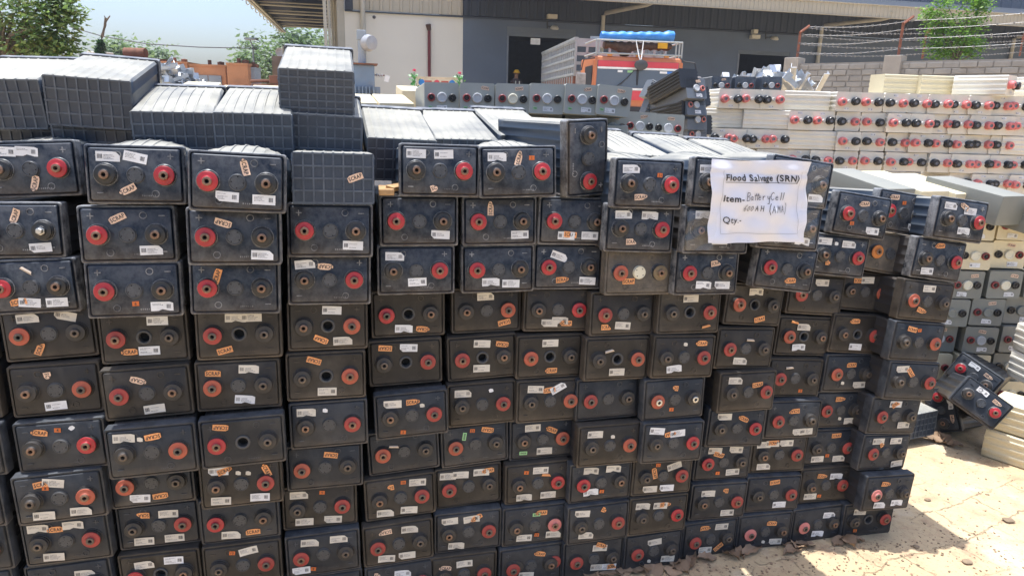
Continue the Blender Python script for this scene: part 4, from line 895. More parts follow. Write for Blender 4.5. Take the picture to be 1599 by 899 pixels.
def hand(s, x, z, h, adv, slope=0.02):
    for ch in s:
        if ch in HW:
            for st in HW[ch]:
                P = []
                q = [(x+px_*h*0.85+0.18*pz_*h*0.6, z+pz_*h) for px_, pz_ in st]
                line(mb, q, 0.0015)
        x += adv*(0.55 if ch in 'l(t' else 0.6 if ch == ' ' else 1.0); z += slope*adv
hand('Battery', -0.045, 0.004, 0.0205, 0.0125); hand('Cell', 0.028, 0.006, 0.0195, 0.0125)
hand('600', -0.050, -0.024, 0.0185, 0.0118); hand('AH', -0.012, -0.024, 0.0165, 0.0135); hand('(AMA)', 0.020, -0.026, 0.0205, 0.0145)
mb.build('handwriting', M['ink'], paper)
# clear film and tape over the terminals beside the notice
film = bpy.data.materials.new('clear_film'); film.use_nodes = True
t = film.node_tree; t.nodes.clear(); tr = t.nodes.new('ShaderNodeBsdfTransparent'); gl = t.nodes.new('ShaderNodeBsdfGlossy'); gl.inputs['Roughness'].default_value = 0.12
df = t.nodes.new('ShaderNodeBsdfDiffuse'); df.inputs['Color'].default_value = (0.7, 0.7, 0.7, 1)
m1 = t.nodes.new('ShaderNodeMixShader'); m1.inputs[0].default_value = 0.06; m2 = t.nodes.new('ShaderNodeMixShader'); m2.inputs[0].default_value = 0.025; oo = t.nodes.new('ShaderNodeOutputMaterial')
t.links.new(tr.outputs[0], m1.inputs[1]); t.links.new(gl.outputs[0], m1.inputs[2]); t.links.new(m1.outputs[0], m2.inputs[1]); t.links.new(df.outputs[0], m2.inputs[2]); t.links.new(m2.outputs[0], oo.inputs['Surface'])
def film_strip(cx, cz, w_, h_, label, seed):
    mb = MB(); n1, n2 = 16, 12; rnd = random.Random(seed)
    for j in range(n2+1):
        for i in range(n1+1):
            x = (i/n1-0.5)*w_; z = (j/n2-0.5)*h_
            y = 0.004*math.sin(70*x+25*z+seed)+0.003*math.sin(120*z-50*x)
            mb.v.append(Vector((x, y-0.004, z)))
    for j in range(n2):
        for i in range(n1): a = j*(n1+1)+i; mb.f.append([a, a+1, a+n1+2, a+n1+1]); mb.m.append(0)
    o = mb.build('clear_tape', film, None, smooth=180)
    o.matrix_world = paper.matrix_basis @ Matrix.Translation((cx, 0.0, cz))
    tag(o, label, 'tape')
film_strip(-0.165, -0.075, 0.085, 0.10, 'crumpled clear tape at the lower left side of the paper notice', 1)
film_strip(0.155, 0.045, 0.07, 0.12, 'crumpled clear tape at the upper right side of the paper notice', 2)
film_strip(0.150, -0.065, 0.065, 0.09, 'crumpled clear tape at the lower right side of the paper notice', 5)
# ------------------------------------------------------------------ bare second row, added behind the wall to block light through its gaps
WY = R_(14.43); WU = Vector((math.cos(WY), math.sin(WY), 0)); WN = Vector((-math.sin(WY), math.cos(WY), 0))
SH['back_case'] = case_mb(0.202, 0.128, 0.41, 0.0, 0.066).mesh('back_case', M['case1'], 40)
for i in range(14):
    for r in range(9):
        P = WU*(-0.95+0.215*i)+WN*(1.8376+0.46); P.z = 0.134*r
        o = put('backing_cell', SH['back_case'], None, P, (0, 0, WY))
        tag(o, 'dark cell of the added second row blocking light behind gaps between front stacks', 'battery cell', 'added second row behind the gaps')

# ------------------------------------------------------------------ pale and grey cells
def pale_case(w, h, L, ns, rh, rw, nt=0): return case_mb(w, h, L, 0.0, h/2, nt=nt, ns=ns, rh=rh, rw=rw, grid=False)
SH['pale'] = pale_case(.169, .133, .34, 3, .004, .018).mesh('pale_case', M['cream'], 40)
SH['grey'] = pale_case(.164, .138, .40, 0, .003, .02).mesh('grey_case', M['grey'], 40)
SH['ribbed'] = pale_case(.150, .128, .34, 5, .006, .014).mesh('ribbed_case', M['case0'], 40)
SH['knob'] = MB().lathe([(.0225, 0), (.0225, -.006), (.0195, -.008), (.0205, -.012), (.0205, -.026), (.0175, -.030), (.009, -.031)], 0, 20).lathe([(.009, -.0305), (.008, -.026), (0, -.026)], 1, 12).mesh('knob', [M['knob'], M['inkgrey']], 30)
SH['ring'] = MB().lathe([(.0185, 0), (.0185, -.008), (.016, -.011), (.0125, -.011), (.011, -.006)], 0, 20).lathe([(.011, -.0065), (.006, -.0065), (.005, -.013), (0, -.013)], 1, 12).mesh('ring', [M['maroon'], M['blk1']], 30)
SH['round_cap'] = MB().lathe([(.0235, 0), (.0235, -.009), (.0215, -.012), (.016, -.012), (.015, -.010), (0, -.010)], 0, 24).mesh('round_cap', M['greycap'], 30)
SH['small_cap'] = MB().lathe([(.0130, 0), (.0130, -.016), (.011, -.019), (0, -.019)], 0, 16).mesh('small_cap', M['clearcap'], 30)
PG = {'pale': 'cream battery cells in the pale stack', 'grey': 'grey and cream battery cells behind the front wall'}
def pale_cell(P, label, red='L', yaw=0.0, tilt=0.0, roll=0.0, body='cream', style='pale', cap=None, ends=True, grp=None, tagon=True, fancy=0):
    t = thing('pale_cell' if style == 'pale' else 'grey_cell', label, 'battery cell', P, (R_(tilt), R_(roll), R_(yaw)), grp or PG[style])
    put('case', SH[style], t, mats=[M[body]])
    h = .067 if style == 'pale' else .069
    rnd = random.Random(int(P.x*997)+int(P.z*1013))
    if ends:
        for s, sx in (('L', -1), ('R', 1)):
            isr = s == red
            if style == 'pale': put('red_knob' if isr else 'black_knob', SH['knob'], t, (sx*.047, 0, h+rnd.uniform(-.003, .003)), mats=[M['pink'] if isr else M['knob']], scale=(1.28,)*3)
            else: put('red_ring' if isr else 'black_ring', SH['ring'], t, (sx*.0500, 0, h), mats=[M['maroon'] if isr else M['blk0']])
        put('vent_cap', SH['small_cap' if style == 'pale' else 'round_cap'], t, (0, 0, h), mats=None if style == 'pale' else [M[cap or 'greycap']])
        if tagon and style == 'grey':
            put('label', SH['W', rnd.randrange(10)], t, (rnd.uniform(-.02, .03), -.0012, .022), (0, rnd.uniform(-.05, .05), 0))
            if rnd.random() < .75: put('scrap_sticker', SH['S', rnd.randrange(4)], t, (rnd.uniform(-.01, .04), -.0012, .116), (0, rnd.uniform(-.2, .2), 0))
            if fancy: put('green_tag', SH['G'], t, (-.055, -.0012, .024), (0, 0.1, 0), scale=(.7, 1, 1))
        if style == 'pale' and rnd.random() < .8:
            put('label', SH['W', rnd.randrange(10)], t, (rnd.uniform(-.01, .01), -.0012, rnd.choice((.018, .117))), (0, 0, 0), scale=(.7, 1, .8))
    return t
# the pale stack at right: rows from the top; f = face with red knob left/right, s = cell lying sideways
Y0 = 5.15
def row_cells(z0, y_pix, items, rw):
    n = 0
    for k in items:
        x, ty = k[0], k[1]; n += 1
        P = at(x, y_pix, Y0); P.z = z0
        rnd = random.Random(int(x*7)); P.y += rnd.uniform(-.025, .02); yaw = rnd.uniform(-2.5, 3.5)
        w_ = '%s from left in %s' % (FIRST[n-1], rw)
        if ty == 's':
            P.x -= .170; P.y += .10
            pale_cell(P, 'cream cell lying sideways with ribbed flank, '+w_, 'L', yaw=-90+rnd.uniform(-2, 2), ends=False)
        else:
            pale_cell(P, 'cream cell, %s knob on left, %s' % ('red' if ty == 'L' else 'black', w_), ty, yaw, 0, rnd.uniform(-1.2, 1.2), body='cream')
ZR = lambda k: 1.507-.137*(k-1)
X = lambda l, o=1060, s=2.967: [(o+a/s, b) for a, b in l]
row_cells(ZR(1), 158, X([(205, 'R'), (240, 'L'), (335, 'L'), (432, 'R'), (597, 's'), (780, 'L'), (893, 'L'), (1006, 'R'), (1117, 'R'), (1210, 'R'), (1299, 'R'), (1397, 'R'), (1493, 'R'), (1580, 'L')])[1:], 'top full row')
row_cells(ZR(2), 190, X([(235, 's'), (408, 's'), (560, 'L'), (668, 'L'), (785, 'R'), (902, 'L'), (1012, 'L'), (1118, 'R'), (1218, 'R'), (1307, 'R'), (1395, 'R'), (1496, 'R'), (1590, 'L')]), 'second pale row')
row_cells(ZR(3), 222, X([(190, 'R'), (278, 'L'), (365, 'R'), (455, 'L'), (615, 's'), (780, 'L'), (900, 'R'), (1019, 'R'), (1120, 'L'), (1218, 'L'), (1315, 'L'), (1408, 'R'), (1500, 'R'), (1605, 's')]), 'third pale row')
row_cells(ZR(4), 255, X([(-10, 'R'), (190, 'L'), (327, 'R'), (478, 'R'), (635, 'L'), (800, 'L'), (920, 'L'), (1070, 'R'), (1207, 'R'), (1333, 'L'), (1450, 'L'), (1568, 'L')], 1199, 4), 'fourth pale row')
row_cells(ZR(5), 288, X([(435, 'R'), (1200, 'L'), (1330, 'L'), (1445, 'R'), (1560, 'L')], 1199, 4), 'fifth pale row')
for x, yw, lab in ((1402, -82, 'cream cell lying sideways on top of the pale stack, left of two'), (1458, -78, 'yellowed cream cell lying sideways on top of the pale stack, right of two')):
    P = at(x, 148, 5.4); P.z = 1.645; P.x -= .17
    pale_cell(P, lab, 'L', yw, ends=False, body='cream2')
P = at(1578, 140, 5.1); P.z = 1.645; pale_cell(P, 'cream cell with red and black knobs alone on the top right of the pale stack', 'L', 38, body='cream')
P = at(1622, 140, 5.2); P.z = 1.645; pale_cell(P, 'cream cell at the right edge on top of the pale stack', 'L', 10, body='cream')
# pale cells behind, black tops with red rings at the left end of the stack
for x, lab in ((1125, 'black cell behind the left end of the pale stack, leftmost of three'), (1162, 'black cell behind the left end of the pale stack, middle of three'), (1203, 'black cell behind the left end of the pale stack, rightmost of three')):
    P = at(x, 147, 6.0); pale_cell(P, lab, 'R', 0, body='case0', style='grey', grp='black cells behind the pale stack')
# grey row in front of the truck
for i, (x, y, cp, ro, yw) in enumerate(((690, 176, None, 0, 14), (745, 177, None, 0, 6), (800, 178, 'creamcap', .5, 6), (853, 178, None, 1, 6), (907, 179, None, 2, 8), (956, 181, None, 4.5, 6))):
    P = at(x, y, 3.42); pale_cell(P, 'grey cell with round cap, %s from left in the row before the truck' % FIRST[i], 'L', yw, -3, ro, 'grey', 'grey', cp, fancy=1)
for i, (x, y) in enumerate(((850, 222), (905, 222), (954, 220), (997, 219), (1041, 222))):
    P = at(x, y, 3.55+.02*i); pale_cell(P, 'grey cell, %s from left in the lower row behind the upright black cell' % FIRST[i], 'R' if i == 4 else 'L', 6, -2, 1.5, 'grey', 'grey')
for i, (x, y) in enumerate(((990, 252), (1040, 254))):
    P = at(x, y, 3.58); pale_cell(P, 'cream cell under the grey row, %s of two' % ('left', 'right')[i], 'L', 6, 0, 1, 'cream', 'grey')
# dark ribbed cells stacked as a V
for i, y in enumerate((154, 180, 203, 226)):
    P = at(1089, y, 4.75+.02*i)
    t = pale_cell(P, 'dark ribbed cell showing its terminals, %s from top beside the pale stack' % FIRST[i], 'L' if i % 2 else 'R', 26, -19 if i < 2 else -9, 0, 'slate', 'ribbed' if False else 'grey', grp='dark ribbed cells in the V stack', tagon=i != 2)
    t.children[0].data = SH['ribbed']; t.name = 'ribbed_cell'
    for ch in t.children:
        if ch.name.startswith('red'): ch.material_slots[0].material = M['pinkred']
for i, y in enumerate((152, 178, 202)):
    P = at(1002, y-1, 5.15); t = pale_cell(P, 'dark ribbed cell slanting down from left, %s from top in the V stack' % FIRST[i], 'L', -84, -24+6*i, 0, 'slate', 'grey', ends=False, grp='dark ribbed cells in the V stack')
    t.children[0].data = SH['ribbed']; t.name = 'ribbed_cell'
# cream and grey column behind the rightmost stack
LST = [('a', 352, (1524, 1582), 'cream2', 'creamcap'), ('b', 398, (1518, 1577, 1636), 'cream2', 'creamcap'), ('c', 443, (1505, 1564, 1624), 'greydull', 'creamcap'), ('d', 486, (1481, 1538, 1598), 'greydull', 'greydull'), ('e', 530, (1470, 1528, 1588), 'greydull', 'greycap'), ('f', 573, (1460, 1517, 1577), 'cream2', 'creamcap'), ('g', 616, (1464, 1521, 1580), 'cream2', 'creamcap')]
for k, (nm, y, xs, body, cp) in enumerate(LST):
    for i, x in enumerate(xs):
        P = at(x, y, 3.38); P.z -= .069
        rnd = random.Random(x); P.y += rnd.uniform(-.03, .02)
        pale_cell(P, '%s cell behind the rightmost stack, %s in %s layer from top' % ({'cream2': 'yellowish', 'greydull': 'grey'}.get(body, body), ('left', 'middle', 'right')[i] if len(xs) > 2 else ('left', 'right')[i], FIRST[k]), rnd.choice('LR'), rnd.uniform(-4, 2), 0, rnd.uniform(-1, 1), body if not (nm == 'f' and i == 2) else 'greydull', 'grey', cp, tagon=nm not in 'f')
SH['smooth'] = MB().box((0, .21, .07), (.170, .42, .142), 0, None, .008).mesh('smooth_case', M['grey'], 40)
def smooth_cell(px, py, Y, body, label, yaw=17, tilt=8, roll=0, grp='plain cells lying bottom end outward'):
    P = at(px, py, Y); o = put('smooth_cell', SH['smooth'], None, P, (R_(tilt), R_(roll), R_(yaw)), mats=[M[body]])
    return tag(o, label, 'battery cell', grp)
smooth_cell(1396, 340, 3.30, 'greydull', 'plain grey cell left of the two yellowish ones, behind the right front stacks')
smooth_cell(1449, 343, 3.35, 'cream2', 'yellowish plain cell, left of two behind the right front stacks')
smooth_cell(1501, 346, 3.40, 'cream2', 'yellowish plain cell, right of two behind the right front stacks')
smooth_cell(1573, 352, 3.25, 'greydull', 'plain grey cell right of the two yellowish ones', yaw=20, tilt=7)
smooth_cell(1630, 368, 3.25, 'greydull', 'plain grey cell cut by the right edge', yaw=24, tilt=9)
for x, y, b, lab in ((306, 186, 'cream2', 'cream plain cell behind the left ribbed cells, before the orange cabinets'), (368, 192, 'cream2', 'long pale cell behind the curved dusty-topped cell'), (418, 192, 'cream2', 'pale cell just left of the two piled ribbed cells'), (563, 206, 'cream2', 'yellowish cell below the transformer, left of two'), (620, 207, 'cream2', 'yellowish cell below the transformer, right of two'), (645, 171, 'cream2', 'yellowish block peeping over behind the first grey cell')):
    smooth_cell(x, y, 3.5 if x != 645 else 5.6, b, lab, yaw=16, tilt=6, grp='yellowish cells behind the left stacks')

# ------------------------------------------------------------------ fallen cells on the ground at right
def fallen(px, py, Y, label, yaw, tilt, roll, red='R', mesh='case'):
    P = at(px, py, Y); t = thing('fallen_cell', label, 'battery cell', (0, 0, 0), (0, 0, 0), 'fallen black cells on the ground')
    Rm = Matrix.Rotation(R_(yaw), 4, 'Z') @ Matrix.Rotation(R_(roll), 4, 'Y') @ Matrix.Rotation(R_(tilt), 4, 'X')
    t.location = P - Rm.to_3x3() @ Vector((0, -.001, CH/2)); t.rotation_euler = Rm.to_euler()
    put('case', SH[mesh], t, mats=[M['lid2']]); put('lid', SH['lid', red, 0], t, mats=[M['lid2']])
    for s, sx in (('L', -1), ('R', 1)):
        r = s == red; tm = put('red_terminal' if r else 'black_terminal', SH['terminal'], t, (sx*.0623, -.001, CH/2), mats=[M['red0'] if r else M['blk1'], M['collar']]); put('insert', SH['insert'], tm)
    put('vent_cap', SH['cap'], t, (0, -.001, CH/2))
    put('label', SH['W', 3], t, (-.025, -.0018, .112), (0, 0, 0)); put('scrap_sticker', SH['S', 1], t, (.045, -.0018, .107), (0, .1, 0))
    return t
fallen(1532, 629, 2.85, 'fallen black cell lying tilted with its terminals facing out', -30, -17, 30)
fallen(1520, 588, 3.12, 'second fallen black cell turned away behind the tilted one, ribbed flank showing', -48, -14, 24, red='L')
fallen(1470, 640, 3.12, 'dark cell leaning on edge against the rightmost stack', -75, -25, 62, red='L')
for z, lab, yw in ((0.0, 'cream cell with ridged flank on the ground by the right edge', 42), (.138, 'cream cell with ridged flank, second up by the right edge', 40)):
    P = atz(1662, 748, 0); P.z = z; P.x += .06; o = pale_cell(P, lab, 'L', yw, body='cream2', grp='pale cells at the right edge')
for z, lab in ((.278, 'pale cell at the right edge, third up'), (.415, 'pale cell with red knob at the right edge, fourth up')):
    P = atz(1668, 720, 0); P.z = z; pale_cell(P, lab, 'L', 4, body='cream', grp='pale cells at the right edge')

# ------------------------------------------------------------------ dead leaves, stones
lm_ = mat('dry_leaf', (0.31, 0.205, 0.125), 0.75, var=0.35, scale=14, rand=0.5)
def leaf_mesh(seed):
    rnd = random.Random(seed); mb = MB(); n = 7; L = rnd.uniform(.05, .085); vs = []
    for i in range(n+1):
        t = i/n; w_ = .022*math.sin(PI*t)**.7*rnd.uniform(.75, 1.15)+.001; x = (t-.5)*L; zz = .006+.012*math.sin(PI*t*rnd.uniform(.7, 1.5))
        vs += [(x, -w_, zz+rnd.uniform(.004, .014)), (x, 0, zz-.004), (x, w_, zz+rnd.uniform(.002, .016))]
    fs = []
    for i in range(n): a = 3*i; fs += [(a, a+3, a+4, a+1), (a+1, a+4, a+5, a+2)]
    mb.add(vs, fs); mb.tube([(-.5*L-.02, .003, .006), (-.5*L, 0, .004)], .001, 0, 5)
    return mb.mesh('dry_leaf', lm_, 60)
LM = [leaf_mesh(k) for k in range(6)]
lp = [(920, 894), (935, 896), (955, 897), (974, 893), (990, 892), (1003, 885), (1020, 890), (1054, 880), (1062, 886), (1050, 894), (1103, 873), (1080, 878), (1140, 868), (1152, 864), (1172, 861), (1228, 853), (1244, 854), (1236, 861), (1258, 851), (1309, 847), (1322, 846), (1334, 844), (1456, 688), (1466, 690), (1474, 686), (1478, 694), (1462, 683), (1490, 697)]
rnd = random.Random(5)
for i, (x, y) in enumerate(lp):
    P = atz(x, y, 0.001); o = put('dry_leaf', LM[i % 6], None, P, (rnd.uniform(-.2, .2), rnd.uniform(-.2, .2), rnd.uniform(0, 6.2)), scale=(rnd.uniform(.8, 1.35), rnd.uniform(.8, 1.3), rnd.uniform(.45, .9)))
    tag(o, 'curled dry brown leaf on the ground at the foot of the %s stack' % ('rightmost' if i > 14 else 'middle'), 'leaf', 'dry leaves below the rightmost stacks' if i > 14 else 'dry leaves below the middle stacks')
stm = mat('stone', (0.22, 0.16, 0.10), 0.85, var=0.3, scale=40, bump=0.4)
for x, y, r, lab in ((1448, 780, .009, 'small stone near the shadow of the pulled-out cell'), (1575, 812, .016, 'brown flat stone at the far right of the paving'), (1510, 877, .013, 'dark lump at the bottom right of the paving'), (1430, 853, .008, 'tiny pebble near the bottom of the paving')):
    bm = bmesh.new(); bmesh.ops.create_icosphere(bm, subdivisions=3, radius=r)
    for v in bm.verts: v.co *= 1+.22*math.sin(v.co.x*190+1)*math.cos(v.co.y*160)+.1*math.sin(v.co.z*300); v.co.z *= .55; v.co.x *= 1.4
    me = bpy.data.meshes.new('stone'); bm.to_mesh(me); bm.free(); me.materials.append(stm)
    o = put('stone', me, None, atz(x, y, r*.3)); tag(o, lab, 'stone')

# grit and crumbs swept against the foot of the stacks
rnd = random.Random(77); mb = MB()
for k in range(900):
    if k < 520:
        u = rnd.uniform(-.2, 2.25); P = WU*u + WN*(1.80-abs(rnd.gauss(0, .09)))
    else: P = atz(rnd.uniform(1080, 1599), rnd.uniform(700, 899), 0)
    r = rnd.uniform(.0012, .0042); mb.box((0, 0, 0), (r*2, r*1.4, r), rnd.choice((0, 0, 1)), Matrix.Translation((P.x, P.y, r*.4)) @ Matrix.Rotation(rnd.uniform(0, 6.28), 4, 'Z') @ Matrix.Rotation(rnd.uniform(-.4, .4), 4, 'X'), r*.25)
o = mb.build('grit', [stm, lm_]); kind(o, 'stuff'); o['label'] = 'grit and leaf crumbs on the sandy paving'
# lower layers carrying the visible rows: masses of stacked cells that the photo hides
def under(name, label, m, x0, x1, y0, y1, ztop, w_, h_, yaw=0.0, cells=2):
    mb = MB(); n = max(1, int((x1-x0)/w_)); k = max(1, int(ztop/h_)); rnd = random.Random(int(x0*100)); hh = ztop/k
    for j in range(k):
        for i in range(n):
            x = x0+(x1-x0)*(i+.5)/n; d = rnd.uniform(-.015, .015); mb.box((x, (y0+y1)/2+d, (j+.5)*hh), ((x1-x0)/n-.006, y1-y0, hh-.004), 0, None, .005)
    o = mb.build(name, M[m]); kind(o, 'stuff'); o['label'] = label; return o
pL, pR = at(1112, 222, 5.15), at(1665, 255, 5.15)
under('lower_pale_cells', 'lower layers of the pale cell stack', 'cream', pL.x, pR.x, 5.16, 5.48, ZR(5)-.002, .18, .137)
under('lower_pale_cells', 'lower layers of the pale cell stack at its hidden left part', 'cream', pL.x, at(1235, 255, 5.15).x, 5.17, 5.47, ZR(3)-.002, .18, .137).location.z = 0
gL, gR = at(666, 180, 3.45), at(985, 180, 3.45)
under('lower_grey_cells', 'lower layers of the grey cell row', 'grey', gL.x, gR.x, 3.50, 3.86, at(690, 178, 3.45).z-.03, .17, .138)
gL2 = at(985, 225, 3.6); gR2 = at(1070, 225, 3.6)
under('lower_grey_cells', 'lower layers under the short grey row', 'grey', gL2.x, gR2.x, 3.66, 4.0, at(1000, 254, 3.6).z-.01, .17, .138)
vL, vR = at(1010, 226, 4.9), at(1108, 226, 4.85)
under('lower_ribbed_cells', 'lower layers under the V stack of ribbed cells', 'slate', vL.x, vR.x, 4.86, 5.2, at(1089, 232, 4.85).z-.02, .16, .130)
yL, yR = at(285, 200, 3.6), at(450, 200, 3.6)
under('lower_cream_cells', 'lower layers under the yellowish cells at left', 'cream2', yL.x, yR.x, 3.55, 3.9, at(368, 192, 3.55).z-.08, .17, .138)
yL, yR = at(540, 200, 3.6), at(648, 200, 3.6)
under('lower_cream_cells', 'lower layers under the yellowish cells below the transformer', 'cream2', yL.x, yR.x, 3.55, 3.9, at(600, 206, 3.55).z-.08, .17, .138)
# ------------------------------------------------------------------ block wall with barbed wire
bwm = mat('grey_block', (0.275, 0.262, 0.24), 0.9, var=0.16, scale=3.5, bump=0.5, bscale=25, stain=(0.18, 0.16, 0.14), stain_amt=0.5)
mort = mat('mortar', (0.25, 0.235, 0.215), 0.95, var=0.1, scale=9)
W0 = at(1240, 96, 13.6); W0.z = 0; W1 = at(1640, 90, 10.9); W1.z = 0
wd = (W1-W0); WL = wd.length; wa = math.atan2(wd.y, wd.x); WZ = 2.42
bw = thing('block_wall', 'weathered grey block compound wall at right behind the pale stack', 'wall', W0, (0, 0, wa))
mb = MB(); rnd = random.Random(11); ch = .098
for j in range(int(WZ/ch)):
    x = -.12*(j % 2)
    while x < WL:
        l = rnd.uniform(.21, .27); mb.box((x+l/2, rnd.uniform(-.008, .006), (j+.5)*ch), (l-.016, .2, ch-.016), 0, None, .006); x += l
mb.build('blocks', bwm, bw)
MB().box((WL/2, .0, WZ/2-.02), (WL, .172, WZ-.05), 0).build('mortar_core', mort, bw)
cm = mat('concrete_pier', (0.32, 0.295, 0.26), 0.9, var=0.1, scale=5, bump=0.4)
p2 = (at(1397, 96, 12.35)-W0).to_2d().length
for u, z in ((0.02, WZ+.06), (p2, WZ+.05)):
    MB().box((u, -.02, z/2), (.27, .30, z), 0, None, .012).build('pier', cm, bw)
rust = mat('rusty_angle_iron', (0.23, 0.085, 0.05), 0.75, var=0.25, scale=20)
def wpt(u, z, y=0.0): return W0+Vector((math.cos(wa), math.sin(wa), 0))*u+Vector((-math.sin(wa), math.cos(wa), 0))*y+Vector((0, 0, z))
def post(base, h, bend, label):
    b = base; o = MB().box((0, 0, h/2), (.045, .008, h), 0).box((.018, .018, h/2), (.008, .04, h), 0).tube([(0, 0, h-.01), (bend[0], bend[1], h+bend[2])], .024, 0, 5).build('fence_post', rust, None)
    o.location = b; tag(o, label, 'fence post'); return o
tips = []
for u, h, lab in ((.05, .47, 'rusty bent fence post on the corner pier of the block wall'), (p2+.03, .52, 'rusty bent fence post on the second pier of the block wall')):
    post(wpt(u, WZ+.05), h, (.16, .02, .11), lab); tips.append(wpt(u, WZ+.05))
q1 = at(1440, 92, 15.5); q2 = at(1592, 88, 18.0)
post(q1, .52, (.13, 0, .1), 'thin rusty fence post behind the green shrub tree'); post(q2, .5, (.1, 0, .1), 'rusty fence post at the far right behind the wall')
wm = mat('galvanised_wire', (0.30, 0.30, 0.30), 0.5, 0.6, var=0.1)
def barbed(pts, label):
    mb = MB(); P = []
    for a, b in zip(pts[:-1], pts[1:]):
        for i in range(14): t = i/14; p = a.lerp(b, t); p.z -= .05*math.sin(PI*t); P.append(p)
    P.append(pts[-1]); mb.tube(P, .0036, 0, 5)
    for a, b in zip(P[:-1], P[1:]):
        n = max(1, int((b-a).length/.13))
        for i in range(n):
            p = a.lerp(b, i/n); mb.box((0, 0, 0), (.008, .008, .045), 0, Matrix.Translation(p) @ Matrix.Rotation(i*1.3+.6, 4, 'X')); mb.box((0, 0, 0), (.045, .008, .008), 0, Matrix.Translation(p) @ Matrix.Rotation(.6, 4, 'Y'))
    tag(mb.build('barbed_wire', wm), label, 'barbed wire', 'barbed wire strands above the wall')
dv = Vector((math.cos(wa), math.sin(wa), 0))
nm_ = ('topmost', 'second', 'third', 'lowest')
for i, z in enumerate((.56, .42, .27, .11)):
    e = Vector((.15, .02, 0)) if i == 0 else Vector((.06, 0, 0)) if i == 1 else Vector((0, 0, 0))
    barbed([tips[0]+e+Vector((0, 0, z)), tips[1]+e+Vector((0, 0, z)), tips[1]+e+dv*3+Vector((0, 0, z+.12))], '%s barbed strand running along the block wall towards the right edge' % nm_[i])
    barbed([tips[0]+e*.8+Vector((0, 0, z-.02)), q1+Vector((0, 0, z*.9)), q2+Vector((0, 0, z*.85)), q2+Vector((3, 1.5, z*.85))], '%s barbed strand going back from the corner pier' % nm_[i])

# ------------------------------------------------------------------ trees
def leafmat(name, a, rough=0.5):
    m = mat(name, a, rough, var=0.35, scale=3.0, rand=0.0); p = m.node_tree.nodes['Principled BSDF']
    p.inputs['Transmission Weight'].default_value = 0.0; p.inputs['Subsurface Weight'].default_value = 0.0
    t = m.node_tree; tl = t.nodes.new('ShaderNodeBsdfTranslucent'); mx = t.nodes.new('ShaderNodeMixShader'); mx.inputs[0].default_value = 0.35
    tl.inputs['Color'].default_value = (a[0]*1.6, a[1]*1.7, a[2]*1.1, 1)
    o = t.nodes['Material Output']; t.links.new(p.outputs[0], mx.inputs[1]); t.links.new(tl.outputs[0], mx.inputs[2]); t.links.new(mx.outputs[0], o.inputs['Surface'])
    return m
bark = mat('bark', (0.13, 0.10, 0.075), 0.9, var=0.3, scale=20, bump=0.5)
def tree(name, label, base, top, clumps, leaf, nper, mats, seed, trunk_r=.06, cat='tree', grp=None, limbs=True):
    rnd = random.Random(seed)
    t = thing(name, label, cat, base, (0, 0, 0), grp); base = Vector(base)
    tb = MB(); cpts = [Vector(c[:3])-base for c in clumps]; fork = Vector(top)-base
    tb.tube([(0, 0, 0), fork*.5+Vector((rnd.uniform(-.05, .05), 0, 0)), fork], trunk_r, 0, 8, trunk_r*.6)
    if limbs:
        for c in cpts: tb.tube([fork, (fork+c)*.5+Vector((rnd.uniform(-.1, .1), rnd.uniform(-.1, .1), .05)), c], trunk_r*.45, 0, 5, trunk_r*.1)
    tb.build('trunk', bark, t)
    cr = MB()
    for (c, full) in zip(cpts, clumps):
        r = full[3]; sq = full[4] if len(full) > 4 else .8
        subs = [Vector((rnd.gauss(0, 1), rnd.gauss(0, 1), rnd.gauss(0, 1))).normalized()*r*rnd.uniform(.4, 1.0) for _ in range(max(5, nper//9))]
        for s in subs:
            s.z *= sq
            for _ in range(9):
                p = c+s+Vector((rnd.gauss(0, 1), rnd.gauss(0, 1), rnd.gauss(0, 1)))*leaf*1.25
                a, b = rnd.uniform(0, 6.28), rnd.uniform(-.9, .9)
                d = Vector((math.cos(a)*math.cos(b), math.sin(a)*math.cos(b), -abs(math.sin(b))*.7)).normalized()
                n = d.cross(Vector((rnd.gauss(0, .6), rnd.gauss(0, .6), 1))).normalized()
                l = leaf*rnd.uniform(.7, 1.3); w_ = l*.26
                mid = p+d*l*.5+Vector((0, 0, -.06*l))
                cr.add([p, mid+n*w_, p+d*l, mid-n*w_], [(0, 1, 2, 3)], rnd.randrange(len(mats)))
    cr.build('crown', mats, t)
    return t
gA = [leafmat('leaf_a', (0.12, 0.19, 0.065)), leafmat('leaf_b', (0.17, 0.25, 0.09)), leafmat('leaf_c', (0.06, 0.11, 0.04)), leafmat('leaf_d', (0.13, 0.15, 0.045))]
Pt = lambda x, y, Y: tuple(at(x, y, Y))
def gnd(x, Y): p = at(x, 140, Y); return (p.x, p.y, 0)
cl = [(*Pt(x, y, 8.5+dy), r) for x, y, r, dy in ((10, 30, .34, 0), (45, 15, .30, .2), (70, 38, .24, -.1), (84, 20, .17, 0), (20, 66, .28, .1), (55, 68, .22, 0), (85, 62, .14, .1), (100, 74, .08, 0), (-40, 40, .5, 0), (-20, -30, .5, .2), (50, -30, .42, 0), (85, -12, .18, .1), (102, 12, .08, 0), (80, 84, .12, .2))]
tree('leafy_tree', 'leafy green tree filling the top left corner', gnd(-10, 8.6), Pt(5, 90, 8.6), cl, .075, 330, gA, 3, .07)
gB = [leafmat('bright_leaf_a', (0.12, 0.24, 0.030)), leafmat('bright_leaf_b', (0.17, 0.30, 0.045)), leafmat('bright_leaf_c', (0.075, 0.17, 0.025))]
